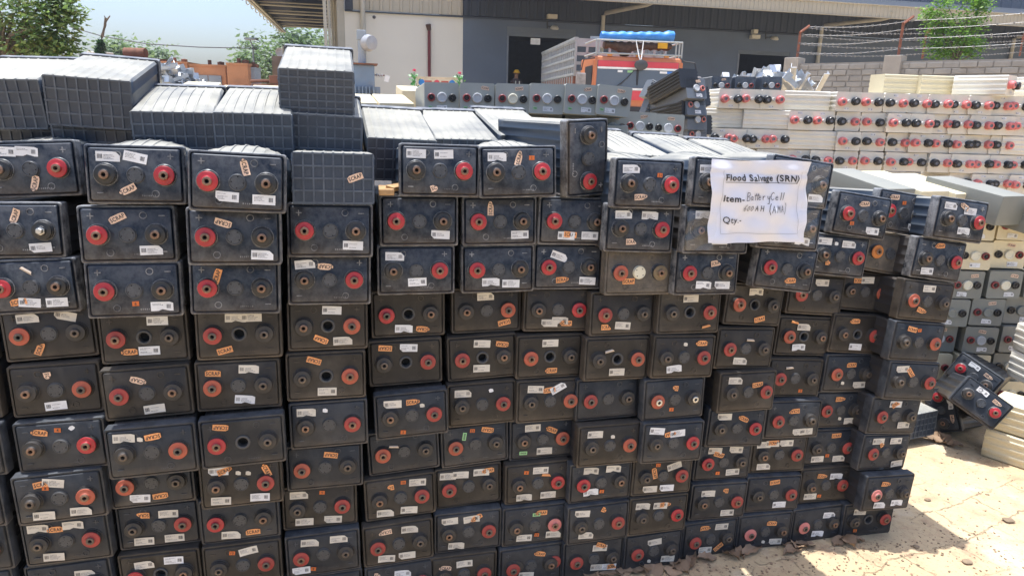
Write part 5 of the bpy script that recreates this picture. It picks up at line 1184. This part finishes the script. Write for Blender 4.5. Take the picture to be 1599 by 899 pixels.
cl = [(*Pt(x, y, 12.4+dy), r, .55) for x, y, r, dy in ((1478, 5, .22, 0), (1510, -8, .2, 0), (1530, 10, .14, .1), (1470, 28, .2, 0), (1500, 32, .24, 0), (1525, 36, .15, 0), (1462, 45, .14, .1), (1480, 55, .2, 0), (1510, 58, .2, -.1), (1455, 68, .16, 0), (1485, 76, .22, 0), (1515, 82, .15, .1), (1468, 84, .16, 0), (1450, 22, .09, 0), (1535, 2, .08, 0), (1520, 70, .14, 0))]
tree('shrub_tree', 'bright green feathery tree standing behind the block wall', gnd(1490, 12.5), Pt(1490, 100, 12.4), cl, .055, 300, gB, 8, .035)
gC = [leafmat('hazed_leaf_a', (0.13, 0.19, 0.10)), leafmat('hazed_leaf_b', (0.16, 0.215, 0.12)), leafmat('hazed_leaf_c', (0.10, 0.15, 0.08))]  # distance haze mixed into the far foliage as a paler, greyer green
def far_tree(name, label, x, y0, wpx, hpx, Y, seed, n=170):
    rnd = random.Random(seed); cl = []
    for k in range(12):
        cl.append((*Pt(x+rnd.uniform(-.5, .5)*wpx, y0-rnd.uniform(.15, 1)*hpx*.85, Y+rnd.uniform(-1, 1)), wpx*.22*Y/1089, .8))
    tree(name, label, gnd(x, Y), Pt(x, y0-hpx*.2, Y), cl, .45*Y/60, n, gC, seed, .18*Y/60, grp='trees beyond the yard')
far_tree('bushy_tree', 'wide green tree mass under the side canopy, left part', 418, 120, 60, 60, 58, 21)
far_tree('bushy_tree', 'wide green tree mass under the side canopy, middle part', 462, 115, 55, 62, 62, 22)
far_tree('bushy_tree', 'wide green tree mass beside the white wall end', 505, 115, 50, 60, 66, 23)
far_tree('round_bush', 'small far green bush right of the dead branch', 175, 98, 24, 24, 42, 24, 110)
far_tree('round_bush', 'small far green bush above the rusty drum', 197, 98, 22, 22, 46, 25, 110)
far_tree('round_bush', 'low pale green growth left of the street lamp', 384, 112, 22, 22, 45, 26, 90)
far_tree('round_bush', 'low pale bush behind the orange cabinet stack at left', 250, 105, 24, 16, 50, 27, 90)
# dead branch wrapped in creeper
b0 = Vector(gnd(157, 18))
t = thing('dead_trunk', 'bare crooked branch rising from a dark creeper-covered stump', 'dead tree', b0)
MB().tube([(0, 0, 0), Vector(Pt(157, 70, 18))-b0, Vector(Pt(160, 55, 18))-b0, Vector(Pt(164, 40, 18))-b0, Vector(Pt(165, 28, 18))-b0], .05, 0, 7, .025).tube([Vector(Pt(165, 34, 18))-b0, Vector(Pt(172, 25, 18))-b0], .028, 0, 5, .012).tube([Vector(Pt(165, 30, 18))-b0, Vector(Pt(163, 25, 18))-b0], .018, 0, 5, .01).build('branch', bark, t)
cr = MB(); rnd = random.Random(4)
for _ in range(900):
    f = rnd.random(); c = Vector(Pt(157, 92-26*f, 18))-b0; a = rnd.uniform(0, 6.28); r = .11*(1.1-f*.75)*rnd.random()**.4
    p = c+Vector((math.cos(a)*r, math.sin(a)*r, 0)); d = Vector((rnd.gauss(0, 1), rnd.gauss(0, 1), rnd.gauss(0, 1))).normalized()*.05; n = d.orthogonal()*.5
    cr.add([p, p+d+n*.5, p+d*2, p+d-n*.5], [(0, 1, 2, 3)])
cr.build('creeper', leafmat('creeper_leaf', (.02, .05, .02)), t)

# ------------------------------------------------------------------ yard clutter at left
tag(MB().tube([at(108, 42, 26), at(160, 57, 26), at(230, 69, 26), at(310, 74, 26), at(400, 76, 27)], .018, 0, 5).build('overhead_cable', mat('cable', (.08, .08, .09), .6)), 'thin overhead cable sagging across the pale sky at left', 'cable')
orm = mat('faded_orange_paint', (0.48, 0.22, 0.10), 0.6, var=0.15, scale=2.0, stain=(0.20, 0.09, 0.05), stain_amt=0.7, dust=(.5, .4, .3), dust_top=.5)
gym = mat('grey_door_paint', (0.30, 0.34, 0.38), 0.55, var=0.08, scale=2)
rsm = mat('rust', (0.17, 0.075, 0.045), 0.85, var=0.3, scale=5)
def cabinet(x0, x1, y, Y, dep, label, front):
    a, b = at(x0, y, Y), at(x1, y, Y); w_ = b.x-a.x; h = a.z
    t = thing('equipment_cabinet', label, 'cabinet', ((a.x+b.x)/2, Y, 0), (0, 0, R_(6)))
    MB().box((0, dep/2, h/2+.05), (w_, dep, h-.1), 0, None, .015).box((0, dep/2, h+.02), (w_*1.04, dep*1.04, .05), 0).box((0, dep/2, .05), (w_*.9, dep*.9, .1), 0).build('body', orm if front != 'grey' else gym, t)
    if front == 'doors':
        for s in (-1, 1):
            d = MB().box((s*w_*.19, -.02, h*.6), (w_*.36, .03, h*.6), 0, None, .006).build('door', gym, t)
            MB().box((s*w_*.05, -.045, h*.62), (.03, .03, .12), 0).build('handle', M['ink'], d)
    elif front == 'vents':
        mb = MB()
        for k in range(9): mb.box((0, -.012, h*.55+.07*k), (w_*.7, .025, .03), 0, Matrix.Rotation(.1, 4, 'X'))
        mb.build('louvre', orm, t)
    elif front == 'flat':
        MB().box((w_*.2, -.012, h*.62), (w_*.5, .024, h*.5), 0, None, .005).build('door', gym, t)
    MB().tube([(-w_*.1, dep*.5, h), (-w_*.1, dep*.5, h+.18)], .05, 0, 8).lathe([(.09, 0), (.09, -.08), (0, -.1)], 0, 10, Matrix.Translation((w_*.25, dep*.4, h+.05)) @ Matrix.Rotation(-PI/2, 4, 'X')).build('bushing', rsm, t)
    return t
cabinet(244, 291, 98, 21, 1.1, 'orange and grey equipment cabinet, leftmost behind the silver scrap', 'flat')
cabinet(297, 351, 103, 19, 1.0, 'orange cabinet with two grey doors behind the silver scrap', 'doors')
cabinet(354, 386, 101, 18.5, .8, 'narrow orange cabinet with louvred front', 'vents')
cabinet(387, 398, 108, 18.8, .6, 'small blue-grey cabinet right of the louvred orange one', 'grey')
P = at(178, 93, 22)
tag(MB().box((0, 1, P.z/2), (2.6, 2, P.z), 0, None, .02).box((0, -.02, P.z*.6), (1.2, .04, P.z*.7), 0).box((0, 1, P.z+.03), (2.7, 2.1, .06), 0).build('rusty_container', rsm), 'low rusty container behind the tipped ribbed cell', 'container').location = (P.x, 22, 0)
dm = MB().lathe([(0, -.32), (.15, -.32), (.16, -.30), (.15, -.1), (.16, -.08), (.15, .1), (.16, .12), (.15, .3), (.16, .32), (0, .32)], 0, 18).build('rusty_drum', rsm, None, 30)
dm.location = Vector((at(212, 86, 22.5).x, 22.5, P.z+.06+.165)); dm.rotation_euler = (0, 0, R_(88)); tag(dm, 'rusty drum lying on the container below the far bushes', 'drum')
o = MB().box((0, 0, 0), (.55, .5, .14), 0, None, .03).build('cream_box', M['cream']); o.location = Vector((at(142, 88, 21.5).x, 22, P.z+.13)); tag(o, 'cream box lying on the rusty container by the tree', 'box')
galv = mat('galvanised_scrap', (0.50, 0.52, 0.54), 0.35, 0.75, var=0.15, scale=12)
def heap(cx, cy, Y, wx, hz, n, seed, label, big=1.0):
    rnd = random.Random(seed); mb = MB(); c = at(cx, cy, Y)
    for _ in range(n):
        a = rnd.uniform(-1, 1); h = (1-abs(a)**1.6)*hz*rnd.random(); l = rnd.uniform(.08, .3)*big
        Mx = Matrix.Translation((c.x+a*wx, c.y+rnd.uniform(-.3, .3), c.z+h)) @ Matrix.Rotation(rnd.uniform(0, 6.28), 4, 'Z') @ Matrix.Rotation(rnd.gauss(0, .7), 4, 'Y')
        mb.box((0, 0, 0), (l, .045*big, .006), 0, Mx); mb.box((0, .02*big, .018*big), (l, .005, .04*big), 0, Mx)
        if rnd.random() < .4: mb.box((l*.4, 0, .03), (.05*big, .06*big, .07*big), 0, Mx)
    o = mb.build('scrap_metal', galv); o['label'] = label; kind(o, 'stuff'); o['category'] = 'scrap metal'
heap(268, 147, 8.0, .34, .30, 150, 2, 'heap of galvanised scrap strips behind the tipped ribbed cell')
heap(1205, 137, 7.5, .42, .14, 60, 3, 'silver scrap brackets heaped behind the pale stack', 1.2)
# transformer
Y = 16.0; b0 = Vector(gnd(568, Y)); zt = at(568, 102, Y).z
t = thing('transformer', 'old blue-grey transformer tank with bushings in front of the white wall', 'transformer', b0, (0, 0, R_(14)))
bl = mat('blue_grey_paint', (0.16, 0.22, 0.30), 0.5, var=0.12, scale=3, stain=(0.25, 0.2, 0.15), stain_amt=0.4); prc = mat('porcelain', (0.33, 0.34, 0.36), 0.35, var=0.1)
mb = MB(); mb.box((0, 0, (zt+.5)/2), (.46, .46, zt-.5), 0, None, .03)
for k in range(6): mb.box((-.19+.076*k, -.29, zt*.55), (.02, .12, zt*.5), 0)
for k in range(5): mb.box((.29, -.16+.08*k, zt*.55), (.12, .02, zt*.5), 0)
mb.build('tank', bl, t); MB().box((0, 0, zt+.015), (.60, .58, .03), 0).build('cover_plate', rsm, t); MB().box((0, 0, .25), (.7, .6, .5), 0, None, .02).build('plinth', cm, t)
MB().tube([(-.02, 0, zt+.02), (-.02, 0, zt+.55)], .085, 0, 10).box((-.02, 0, zt+.62), (.20, .18, .20), 0, None, .015).build('riser', gym, t)
MB().lathe([(0, -.15), (.15, -.13), (.18, 0), (.15, .13), (0, .15)], 0, 18, Matrix.Translation((.12, -.05, zt+.46)) @ Matrix.Rotation(.6, 4, 'Z')).build('conservator', prc, t, 40)
for x, dx, dz in ((-.2, -.16, .12), (.18, .28, -.18)):
    mb = MB()
    for k in range(5): f = k/5; mb.lathe([(.015, -.02), (.04, 0), (.015, .02)], 0, 10, Matrix.Translation((x+dx*f, 0, zt+.05+dz*f if dz > 0 else zt-.2)) @ Matrix.Rotation(PI/2, 4, 'Z'))
    mb.tube([(x, 0, zt+.03 if dz > 0 else zt-.2), (x+dx, 0, zt+.05+dz if dz > 0 else zt-.2)], .014, 1, 6); mb.build('bushing', [prc, rsm], t)
MB().box((-.02, -.36, zt-.22), (.10, .006, .14), 0, Matrix.Rotation(.25, 4, 'Y')).build('rating_plate', M['paperlab'], t)
# far house, lamp, pole
P = at(440, 88, 46); Q = at(487, 76, 50)
hs = thing('far_house', 'small far brick house with a window under the side canopy', 'house', (P.x, 46, 0)); bk = mat('far_brick', (.28, .19, .14), .9, var=.15, scale=2)
MB().box((0, 2, P.z/2), (1.3, 4, P.z), 0).build('lower_block', bk, hs); MB().box((Q.x-P.x, 6, Q.z/2), (1.6, 4, Q.z), 0).build('upper_block', bk, hs)
MB().box((Q.x-P.x, 6, Q.z+.06), (1.8, 4.3, .12), 0).build('roof', rsm, hs)
wf = MB().box((Q.x-P.x+.45, 3.97, Q.z-.55), (.55, .06, .6), 0).build('window', M['paperlab'], hs); MB().box((Q.x-P.x+.45, 3.93, Q.z-.55), (.4, .05, .48), 0).build('pane', M['ink'], wf)
MB().lathe([(.28, 0), (.2, .08), (0, .12)], 0, 16, Matrix.Translation((-.5, 1.2, P.z+.3)) @ Matrix.Rotation(.5, 4, 'Z')).build('dish', M['paperlab'], hs)
P = at(394, 62, 30); tag(MB().tube([(0, 0, 0), (0, 0, P.z-.3)], .06, 0, 8, .035).tube([(0, 0, P.z-.3), (-.1, 0, P.z)], .03, 0, 6).box((-.05, 0, P.z+.02), (.5, .25, .09), 0, None, .03).build('street_lamp', gym, None), 'slim street lamp standing left of the far trees', 'street lamp').location = (P.x, 30, 0)
P = at(442, 72, 34); tag(MB().tube([(0, 0, 0), (0, 0, P.z)], .045, 0, 8).tube([(.12, 0, P.z-.45), (.42, 0, P.z-.05)], .035, 0, 6).build('white_pole', M['creampipe'], None), 'pale pole standing before the far brick house', 'pole').location = (P.x, 34, 0)
P = at(420, 128, 17); o = MB().box((0, 0, 0), (.7, .3, .1), 0, None, .01).tube([(-.4, -.1, .1), (.35, .1, .14)], .04, 0, 8).box((.15, -.1, .15), (.3, .2, .18), 0, Matrix.Rotation(.4, 4, 'Z'), .01).build('rusty_machinery', rsm); o.location = P; o.location.z = P.z-.1; tag(o, 'rusty machine frame between the cabinets and the piled ribbed cells', 'machine frame')

# ------------------------------------------------------------------ person in the dock door
skin = mat('skin', (.20, .11, .07), .6); vest = mat('dark_vest', (.05, .035, .04), .8); hel = mat('yellow_helmet', (.75, .42, .01), .35)
def person(P, rz):
    t = thing('person', 'person in yellow helmet and dark vest standing in the dock doorway', 'person', P, (0, 0, rz))
    me = bpy.data.meshes.new('body')
    V = [(0, 0, .95), (0, 0, 1.15), (0, .01, 1.38), (0, 0, 1.50), (0, -.01, 1.60), (0, -.02, 1.70), (.17, 0, 1.40), (.25, .02, 1.12), (.20, -.16, .98), (-.17, 0, 1.40), (-.26, .02, 1.13), (-.2, -.14, .97), (.09, 0, .90), (.10, -.02, .50), (.10, .02, .09), (.11, -.12, .04), (-.09, 0, .90), (-.10, -.01, .50), (-.10, .03, .09), (-.11, -.11, .04)]
    E_ = [(0, 1), (1, 2), (2, 3), (3, 4), (4, 5), (2, 6), (6, 7), (7, 8), (2, 9), (9, 10), (10, 11), (0, 12), (12, 13), (13, 14), (14, 15), (0, 16), (16, 17), (17, 18), (18, 19)]
    rr = [.14, .13, .15, .055, .085, .08, .065, .045, .035, .065, .045, .035, .085, .06, .042, .035, .085, .06, .042, .035]
    me.from_pydata(V, E_, []); o = bpy.data.objects.new('body', me); COL.objects.link(o)
    sk = o.modifiers.new('Skin', 'SKIN'); o.modifiers.new('Sub', 'SUBSURF').levels = 2
    for v, r in zip(me.skin_vertices[0].data, rr): v.radius = (r, r*.8)
    me.skin_vertices[0].data[0].use_root = True
    bpy.context.view_layer.update(); dg = bpy.context.evaluated_depsgraph_get()
    nm = bpy.data.meshes.new_from_object(o.evaluated_get(dg)); bpy.data.objects.remove(o)
    nm.materials.clear(); nm.materials.append(skin); nm.materials.append(vest)
    for p in nm.polygons: p.material_index = 1 if p.center.z < 1.48 and not (abs(p.center.x) > .19 and p.center.z < 1.2) else 0; p.use_smooth = True
    put('body', nm, t)
    MB().lathe([(0, -.10), (.06, -.09), (.10, -.05), (.115, 0), (.115, .012), (.145, .02), (.14, .028), (.11, .024)], 0, 20, Matrix.Translation((0, -.02, 1.70)) @ Matrix.Rotation(PI/2, 4, 'X') @ Matrix.Rotation(PI, 4, 'X')).build('helmet', hel, t, 40)
    st = MB()
    for x in (-.075, .075): st.box((x, -.128, 1.22), (.035, .012, .34), 0)
    st.build('vest_stripe', mat('reflective_stripe', (.6, .6, .5), .4), t)
Pp = at(806, 128, 26.9); person((Pp.x, Pp.y, 1.0), 0.4)

# ------------------------------------------------------------------ truck
TY = 17.5; c = at(996, 130, TY)
tr_ = thing('goods_truck', 'orange cabbed goods truck with grey slatted body and blue tarpaulin on its rack', 'truck', (c.x, TY, 0), (0, 0, R_(7)))
zz = lambda y: at(995, y, TY).z
org = mat('truck_orange', (0.56, 0.16, 0.045), 0.4, var=0.08, scale=2, dust=(.5, .36, .25), dust_all=.25); redm = mat('red_banner', (0.60, 0.06, 0.08), 0.5, var=.05); whm = mat('white_stripe', (.78, .78, .76), .5); gls = bpy.data.materials.new('windscreen_glass'); gls.use_nodes = True
pg = gls.node_tree.nodes['Principled BSDF']; pg.inputs['Base Color'].default_value = (.10, .115, .13, 1); pg.inputs['Roughness'].default_value = .06; pg.inputs['Specular IOR Level'].default_value = .8
gbar = mat('pale_grey_bars', (.34, .36, .36), .6, var=.1, scale=3); brd = mat('brown_boards', (.20, .075, .04), .75, var=.25, scale=5); tyre = mat('tyre', (.02, .02, .02), .85)
W2 = 1.10; zr, zw1, zw0 = zz(89), zz(96), zz(138)
mb = MB()
mb.loft([[(x, y, z) for x, y in ((-W2, 0), (W2, 0), (W2, 1.55), (-W2, 1.55))] for z in (.75,)]+[[(x*1.0, y, z) for x, y in ((-W2, -.02), (W2, -.02), (W2, 1.55), (-W2, 1.55))] for z in (1.7,)]+[[(x*s, y+o, z) for x, y in ((-W2, 0), (W2, 0), (W2, 1.55), (-W2, 1.55))] for z, s, o in ((zw0, 1.0, 0), (zw1, .97, .06), (zr-.03, .965, .08), (zr, .93, .12))], 0)
mb.build('cab', org, tr_)
f = lambda z: .06*(z-zw0)/(zw1-zw0)
mb = MB(); mb.add([(-1.03, -.012+f(zw0), zw0), (1.03, -.012+f(zw0), zw0), (1.0, -.012+f(zw1), zw1), (-1.0, -.012+f(zw1), zw1), (-1.03, .01+f(zw0), zw0), (1.03, .01+f(zw0), zw0), (1.0, .01+f(zw1), zw1), (-1.0, .01+f(zw1), zw1)], [(0, 1, 2, 3), (4, 7, 6, 5), (0, 4, 5, 1), (1, 5, 6, 2), (2, 6, 7, 3), (3, 7, 4, 0)])
ws = mb.build('windscreen', gls, tr_)
zb = zw1-(zw1-zw0)*.24; MB().box((0, -.016+f((zb+zw1)/2), (zb+zw1)/2), (1.98, .008, zw1-zb-.01), 0).build('red_banner', redm, ws); MB().box((0, -.017+f(zb), zb-.02), (2.0, .008, .045), 0).build('white_stripe', whm, ws)
MB().box((-.02, -.02+f(zw0+.2), (zw0+zb)/2), (.045, .01, zb-zw0), 0).build('middle_bar', M['ink'], ws)
for x, w_, m_ in ((-.45, .12, whm), (-.2, .14, M['green']), (.62, .18, whm), (.78, .14, mat('blue_sticker', (.05, .2, .6), .5))): MB().box((x, -.02+f(zb-.1), zb-.09), (w_, .006, .05), 0).build('screen_sticker', m_, ws)
mb = MB()
for x in (-.55, .45): mb.tube([(x, -.035, zw0+.01), (x+.30, -.03+f(zw0+.2), zw0+.24)], .012, 0, 5); mb.tube([(x+.12, -.03+f(zw0+.08), zw0+.07), (x+.44, -.025+f(zw0+.35), zw0+.40)], .009, 0, 4)
mb.build('wiper', M['ink'], ws)
mb = MB()
for x in (-.7, 0, .7): mb.box((x, .12, zr+.03), (.12, .07, .05), 0, None, .012)
mb.build('roof_lamp', mat('amber_lamp', (.6, .25, .03), .3), tr_)
mb = MB()
for s in (-1, 1): mb.box((s*1.075, .04+f((zw0+zw1)/2), (zw0+zw1)/2), (.05, .06, zw1-zw0), 0, Matrix.Identity(4), .012)
mb.build('pillar', org, tr_)
MB().box((0, -.03, zw0-.03), (2.1, .03, .05), 0).build('white_band', whm, tr_); MB().box((0, -.03, zw0-.17), (2.1, .03, .22), 0).build('red_band', redm, tr_); MB().box((0, -.03, 1.35), (1.6, .04, .4), 0).build('grille', M['ink'], tr_)
MB().box((0, -.12, .72), (2.2, .2, .25), 0, None, .03).build('bumper', whm, tr_)
for s in (-1, 1):
    MB().lathe([(0, -.04), (.10, -.03), (.11, .03)], 0, 16, Matrix.Translation((s*.85, -.04, 1.05))).build('headlight', M['paperlab'], tr_, 40)
    mb = MB(); mb.tube([(s*1.05, .1, zr-.05), (s*1.36, -.05, zr-.1), (s*1.42, -.08, zr-.35)], .018, 1, 6); mb.box((s*1.42, -.08, zr-.62), (.24, .08, .42), 0, None, .03); mb.build('mirror', [mat('mirror_shell', (.28, .26, .25), .5, var=.3, scale=8), M['ink']], tr_)
    mb = MB(); mb.box((s*W2, .55, zw0+.25), (.02, .75, .5), 0, None, .005); mb.build('side_window', M['ink'], tr_)
    for y in (.9, 4.6, 5.7):
        wl = MB().lathe([(.28, -.13), (.46, -.13), (.5, -.09), (.5, .09), (.46, .13), (.28, .13)], 0, 24, Matrix.Translation((s*.92, y, .5)) @ Matrix.Rotation(PI/2, 4, 'Z')).build('wheel', tyre, tr_, 40)
        MB().lathe([(0, -.06), (.28, -.10), (.28, .1), (0, .06)], 0, 20, Matrix.Translation((s*.92, y, .5)) @ Matrix.Rotation(PI/2, 4, 'Z')).build('rim', gbar, wl, 40)
MB().box((0, 3.6, .8), (.8, 6.6, .25), 0).build('chassis', M['ink'], tr_)
# slatted body
y0, y1, zb0, zb1, zt_ = 1.75, 7.2, 1.15, zz(117), zz(53)
mb = MB(); mb.box((0, (y0+y1)/2, zb0), (2.4, y1-y0, .12), 0); mb.build('floor', brd, tr_)
mb = MB()
for x in (-1.2, 1.2): mb.box((x, (y0+y1)/2, (zb0+zb1)/2), (.05, y1-y0, zb1-zb0), 0)
mb.box((0, y1, (zb0+zb1)/2), (2.4, .05, zb1-zb0), 0); mb.box((0, y0, (zb0+zb1)/2), (2.4, .05, zb1-zb0), 0)
for x in (-1.235, 1.235):
    for k in range(16): mb.box((x, y0+.15+k*.345, (zb0+zb1)/2), (.03, .05, zb1-zb0), 1)
mb.build('side_boards', [brd, gbar], tr_)
mb = MB()
for x in (-1.2, 1.2):
    for k in range(20): mb.box((x, y0+(y1-y0)*k/19, (zb1+zt_)/2), (.055, .085, zt_-zb1), 0)
    for k in range(5): mb.box((x*1.02, (y0+y1)/2, zb1+(zt_-zb1)*(k+.25)/4.5), (.03, y1-y0, .06), 0)
    mb.box((x, (y0+y1)/2, zt_), (.10, y1-y0+.1, .07), 0)
mb.build('slatted_side', gbar, tr_)
mb = MB()
for k in range(9): mb.box((-1.2+.3*k, y0, (zb1+zt_)/2), (.06, .05, zt_-zb1), 0)
for k in range(4): mb.box((0, y0-.01, zb1+(zt_-zb1)*(k+.4)/4), (2.4, .03, .08), 0)
mb.box((0, y0, zt_-.09), (2.45, .06, .2), 0); mb.box((0, y0+.1, zt_+.05), (1.6, .1, .06), 0)
mb.build('head_board', gbar, tr_)
# roof rack and load
mb = MB(); zk = zz(64)
for z in (zr+.06, zk): mb.tube([(-1.05, .05, z), (1.05, .05, z)], .022, 0, 6); mb.tube([(-1.05, .05, z), (-1.05, 1.3, z)], .022, 0, 6); mb.tube([(1.05, .05, z), (1.05, 1.3, z)], .022, 0, 6)
for x in (-1.05, -.98, .98, 1.05, .9): mb.tube([(x, .05, zr), (x, .05, zk)], .02, 0, 6)
mb.build('roof_rack', gbar, tr_)
mb = MB(); n = 26; rnd = random.Random(9); loops = []
for i in range(n+1):
    x = -.92+1.78*i/n; r = .105+.012*math.sin(i*1.9)+(.02 if i > n-4 else 0); loops.append([(x, .22+r*1.25*math.cos(a)*(1+.06*math.sin(3*a+i)), zz(58)+.0022*i+r*math.sin(a)*(1+.08*math.sin(5*a+i*.7))) for a in [2*PI*k/18 for k in range(18)]])
mb.loft(loops); tp = mb.build('tarpaulin', mat('blue_tarpaulin', (.045, .22, .62), .45, var=.15, scale=5), None, 50); tp.matrix_world = tr_.matrix_basis; tag(tp, 'rolled blue tarpaulin tied on the truck roof rack', 'tarpaulin')
mb = MB(); loops = []
for i in range(25):
    x = -.80+1.65*i/24; sag = .10*math.exp(-((x+.28)/.17)**2); r = .085+.02*math.sin(i*2.3); loops.append([(x, .35+.16*math.cos(a), zz(70)-sag+(r+sag)*math.sin(a)) for a in [2*PI*k/14 for k in range(14)]])
mb.loft(loops); o = mb.build('sack_bundle', mat('brown_sacking', (.085, .048, .032), .9, var=.4, scale=14, bump=.6), None, 60); o.matrix_world = tr_.matrix_basis; tag(o, 'brown bundle of sacking in the truck roof rack', 'bundle')
o = MB().box((.60, .17, zz(69)), (.24, .05, .14), 0, None, .015).build('yellow_cloth', mat('yellow_cloth', (.72, .40, .02), .7)); o.matrix_world = tr_.matrix_basis; tag(o, 'small yellow cloth tucked in the truck roof rack', 'cloth')
hg = thing('hanging_shield', 'dark round ornament hanging on white ropes over the windscreen', 'ornament', tr_.location, (0, 0, R_(7)))
MB().tube([(-.10, .04, zk), (-.03, -.06, zz(90)), (.0, -.08, zz(96))], .014, 0, 5).tube([(.08, .04, zk), (.03, -.06, zz(90)), (.01, -.08, zz(96))], .014, 0, 5).build('rope', whm, hg)
MB().lathe([(0, -.03), (.10, -.028), (.165, -.01), (.165, .01), (0, .02)], 0, 20, Matrix.Translation((.02, -.10, zz(102))) @ Matrix.Scale(.72, 4, (0, 0, 1))).build('disc', mat('dark_rubber', (.06, .06, .062), .6), hg, 40)
# second truck: decorated crown showing above the grey cells
TY2 = 20.0; c2 = at(682, 128, TY2)
t2 = thing('small_truck', 'truck with painted crown board and flowers showing above the first grey cells', 'truck', (c2.x, TY2, 0), (0, 0, R_(4)))
z1 = at(682, 136, TY2).z
MB().loft([[(x*s, y+o, z) for x, y in ((-.8, 0), (.8, 0), (.8, 1.4), (-.8, 1.4))] for z, s, o in ((.5, 1, 0), (1.2, 1, 0), (z1-.05, .9, .12), (z1, .86, .16))]).build('cab', mat('blue_cab', (.08, .2, .4), .4), t2)
MB().box((0, .04, 1.55), (1.3, .03, .45), 0, Matrix.Translation((0, 0.02, 0))).build('windscreen', gls, t2)
for s in (-1, 1): MB().lathe([(0, -.1), (.3, -.1), (.33, 0), (.3, .1), (0, .1)], 0, 20, Matrix.Translation((s*.7, .7, .33)) @ Matrix.Rotation(PI/2, 4, 'Z')).build('wheel', tyre, t2, 40)
cb = MB().box((0, .1, z1+.12), (1.12, .04, .24), 0, None, .01).box((0, .1, z1+.25), (1.16, .06, .03), 0).build('crown_board', mat('cream_board', (.68, .58, .42), .6), t2)
for x, r, m_ in ((-.42, .085, 'bl'), (.42, .085, 'bl'), (0, .08, 'rd')):
    MB().lathe([(0, -.012), (r*.5, -.012), (r, -.004), (r, .0)], 0, 14, Matrix.Translation((x, .075, z1+.11))).build('painted_rosette', mat('blue_paint', (.03, .2, .55), .5) if m_ == 'bl' else redm, cb)
for x in (-.24, .22): MB().box((x, .078, z1+.11), (.20, .01, .11), 0, None, .004).build('painted_panel', mat('brick_red_paint', (.45, .10, .06), .5), cb)
pk = mat('pink_petals', (.80, .16, .28), .6); gl_ = mat('plastic_leaf', (.10, .33, .08), .5)
for x, dz in ((-.62, .40), (.62, .36)):
    mb = MB(); rnd = random.Random(int(x*10))
    for k in range(46):
        p = Vector((x+rnd.gauss(0, .055), .08+rnd.gauss(0, .05), z1+rnd.uniform(-.15, .30))); d = Vector((rnd.gauss(0, 1), rnd.gauss(0, .6), rnd.uniform(.2, 1))).normalized()*.10; n = d.orthogonal().normalized()*.03
        mb.add([p, p+d*.5+n, p+d, p+d*.5-n], [(0, 1, 2, 3)], 0)
    mb.tube([(x, .08, z1-.1), (x, .06, z1+dz-.03)], .012, 0, 5)
    fl = mb.build('flower', gl_, t2); mb = MB()
    for k in range(16):
        a, e = rnd.uniform(0, 6.28), rnd.uniform(-.2, 1.3); d = Vector((math.cos(a)*math.cos(e), math.sin(a)*math.cos(e), math.sin(e)))*.075; n = d.cross(Vector((0, 0, 1))).normalized()*.04; c0 = Vector((x, .06, z1+dz))
        mb.add([c0, c0+d*.6+n, c0+d, c0+d*.6-n], [(0, 1, 2, 3)], 0)
    mb.build('blossom', pk, fl)
# ------------------------------------------------------------------ dusty air of the yard
hz = bpy.data.materials.new('dusty_air'); hz.use_nodes = True; t = hz.node_tree; t.nodes.clear()
pv = t.nodes.new('ShaderNodeVolumePrincipled'); pv.inputs['Color'].default_value = (0.93, 0.95, 1.0, 1); pv.inputs['Density'].default_value = 0.0009; pv.inputs['Anisotropy'].default_value = 0.2
oo = t.nodes.new('ShaderNodeOutputMaterial'); t.links.new(pv.outputs[0], oo.inputs['Volume'])
o = MB().box((0, 45, 5.5), (160, 150, 13)).build('haze', hz); kind(o, 'stuff')
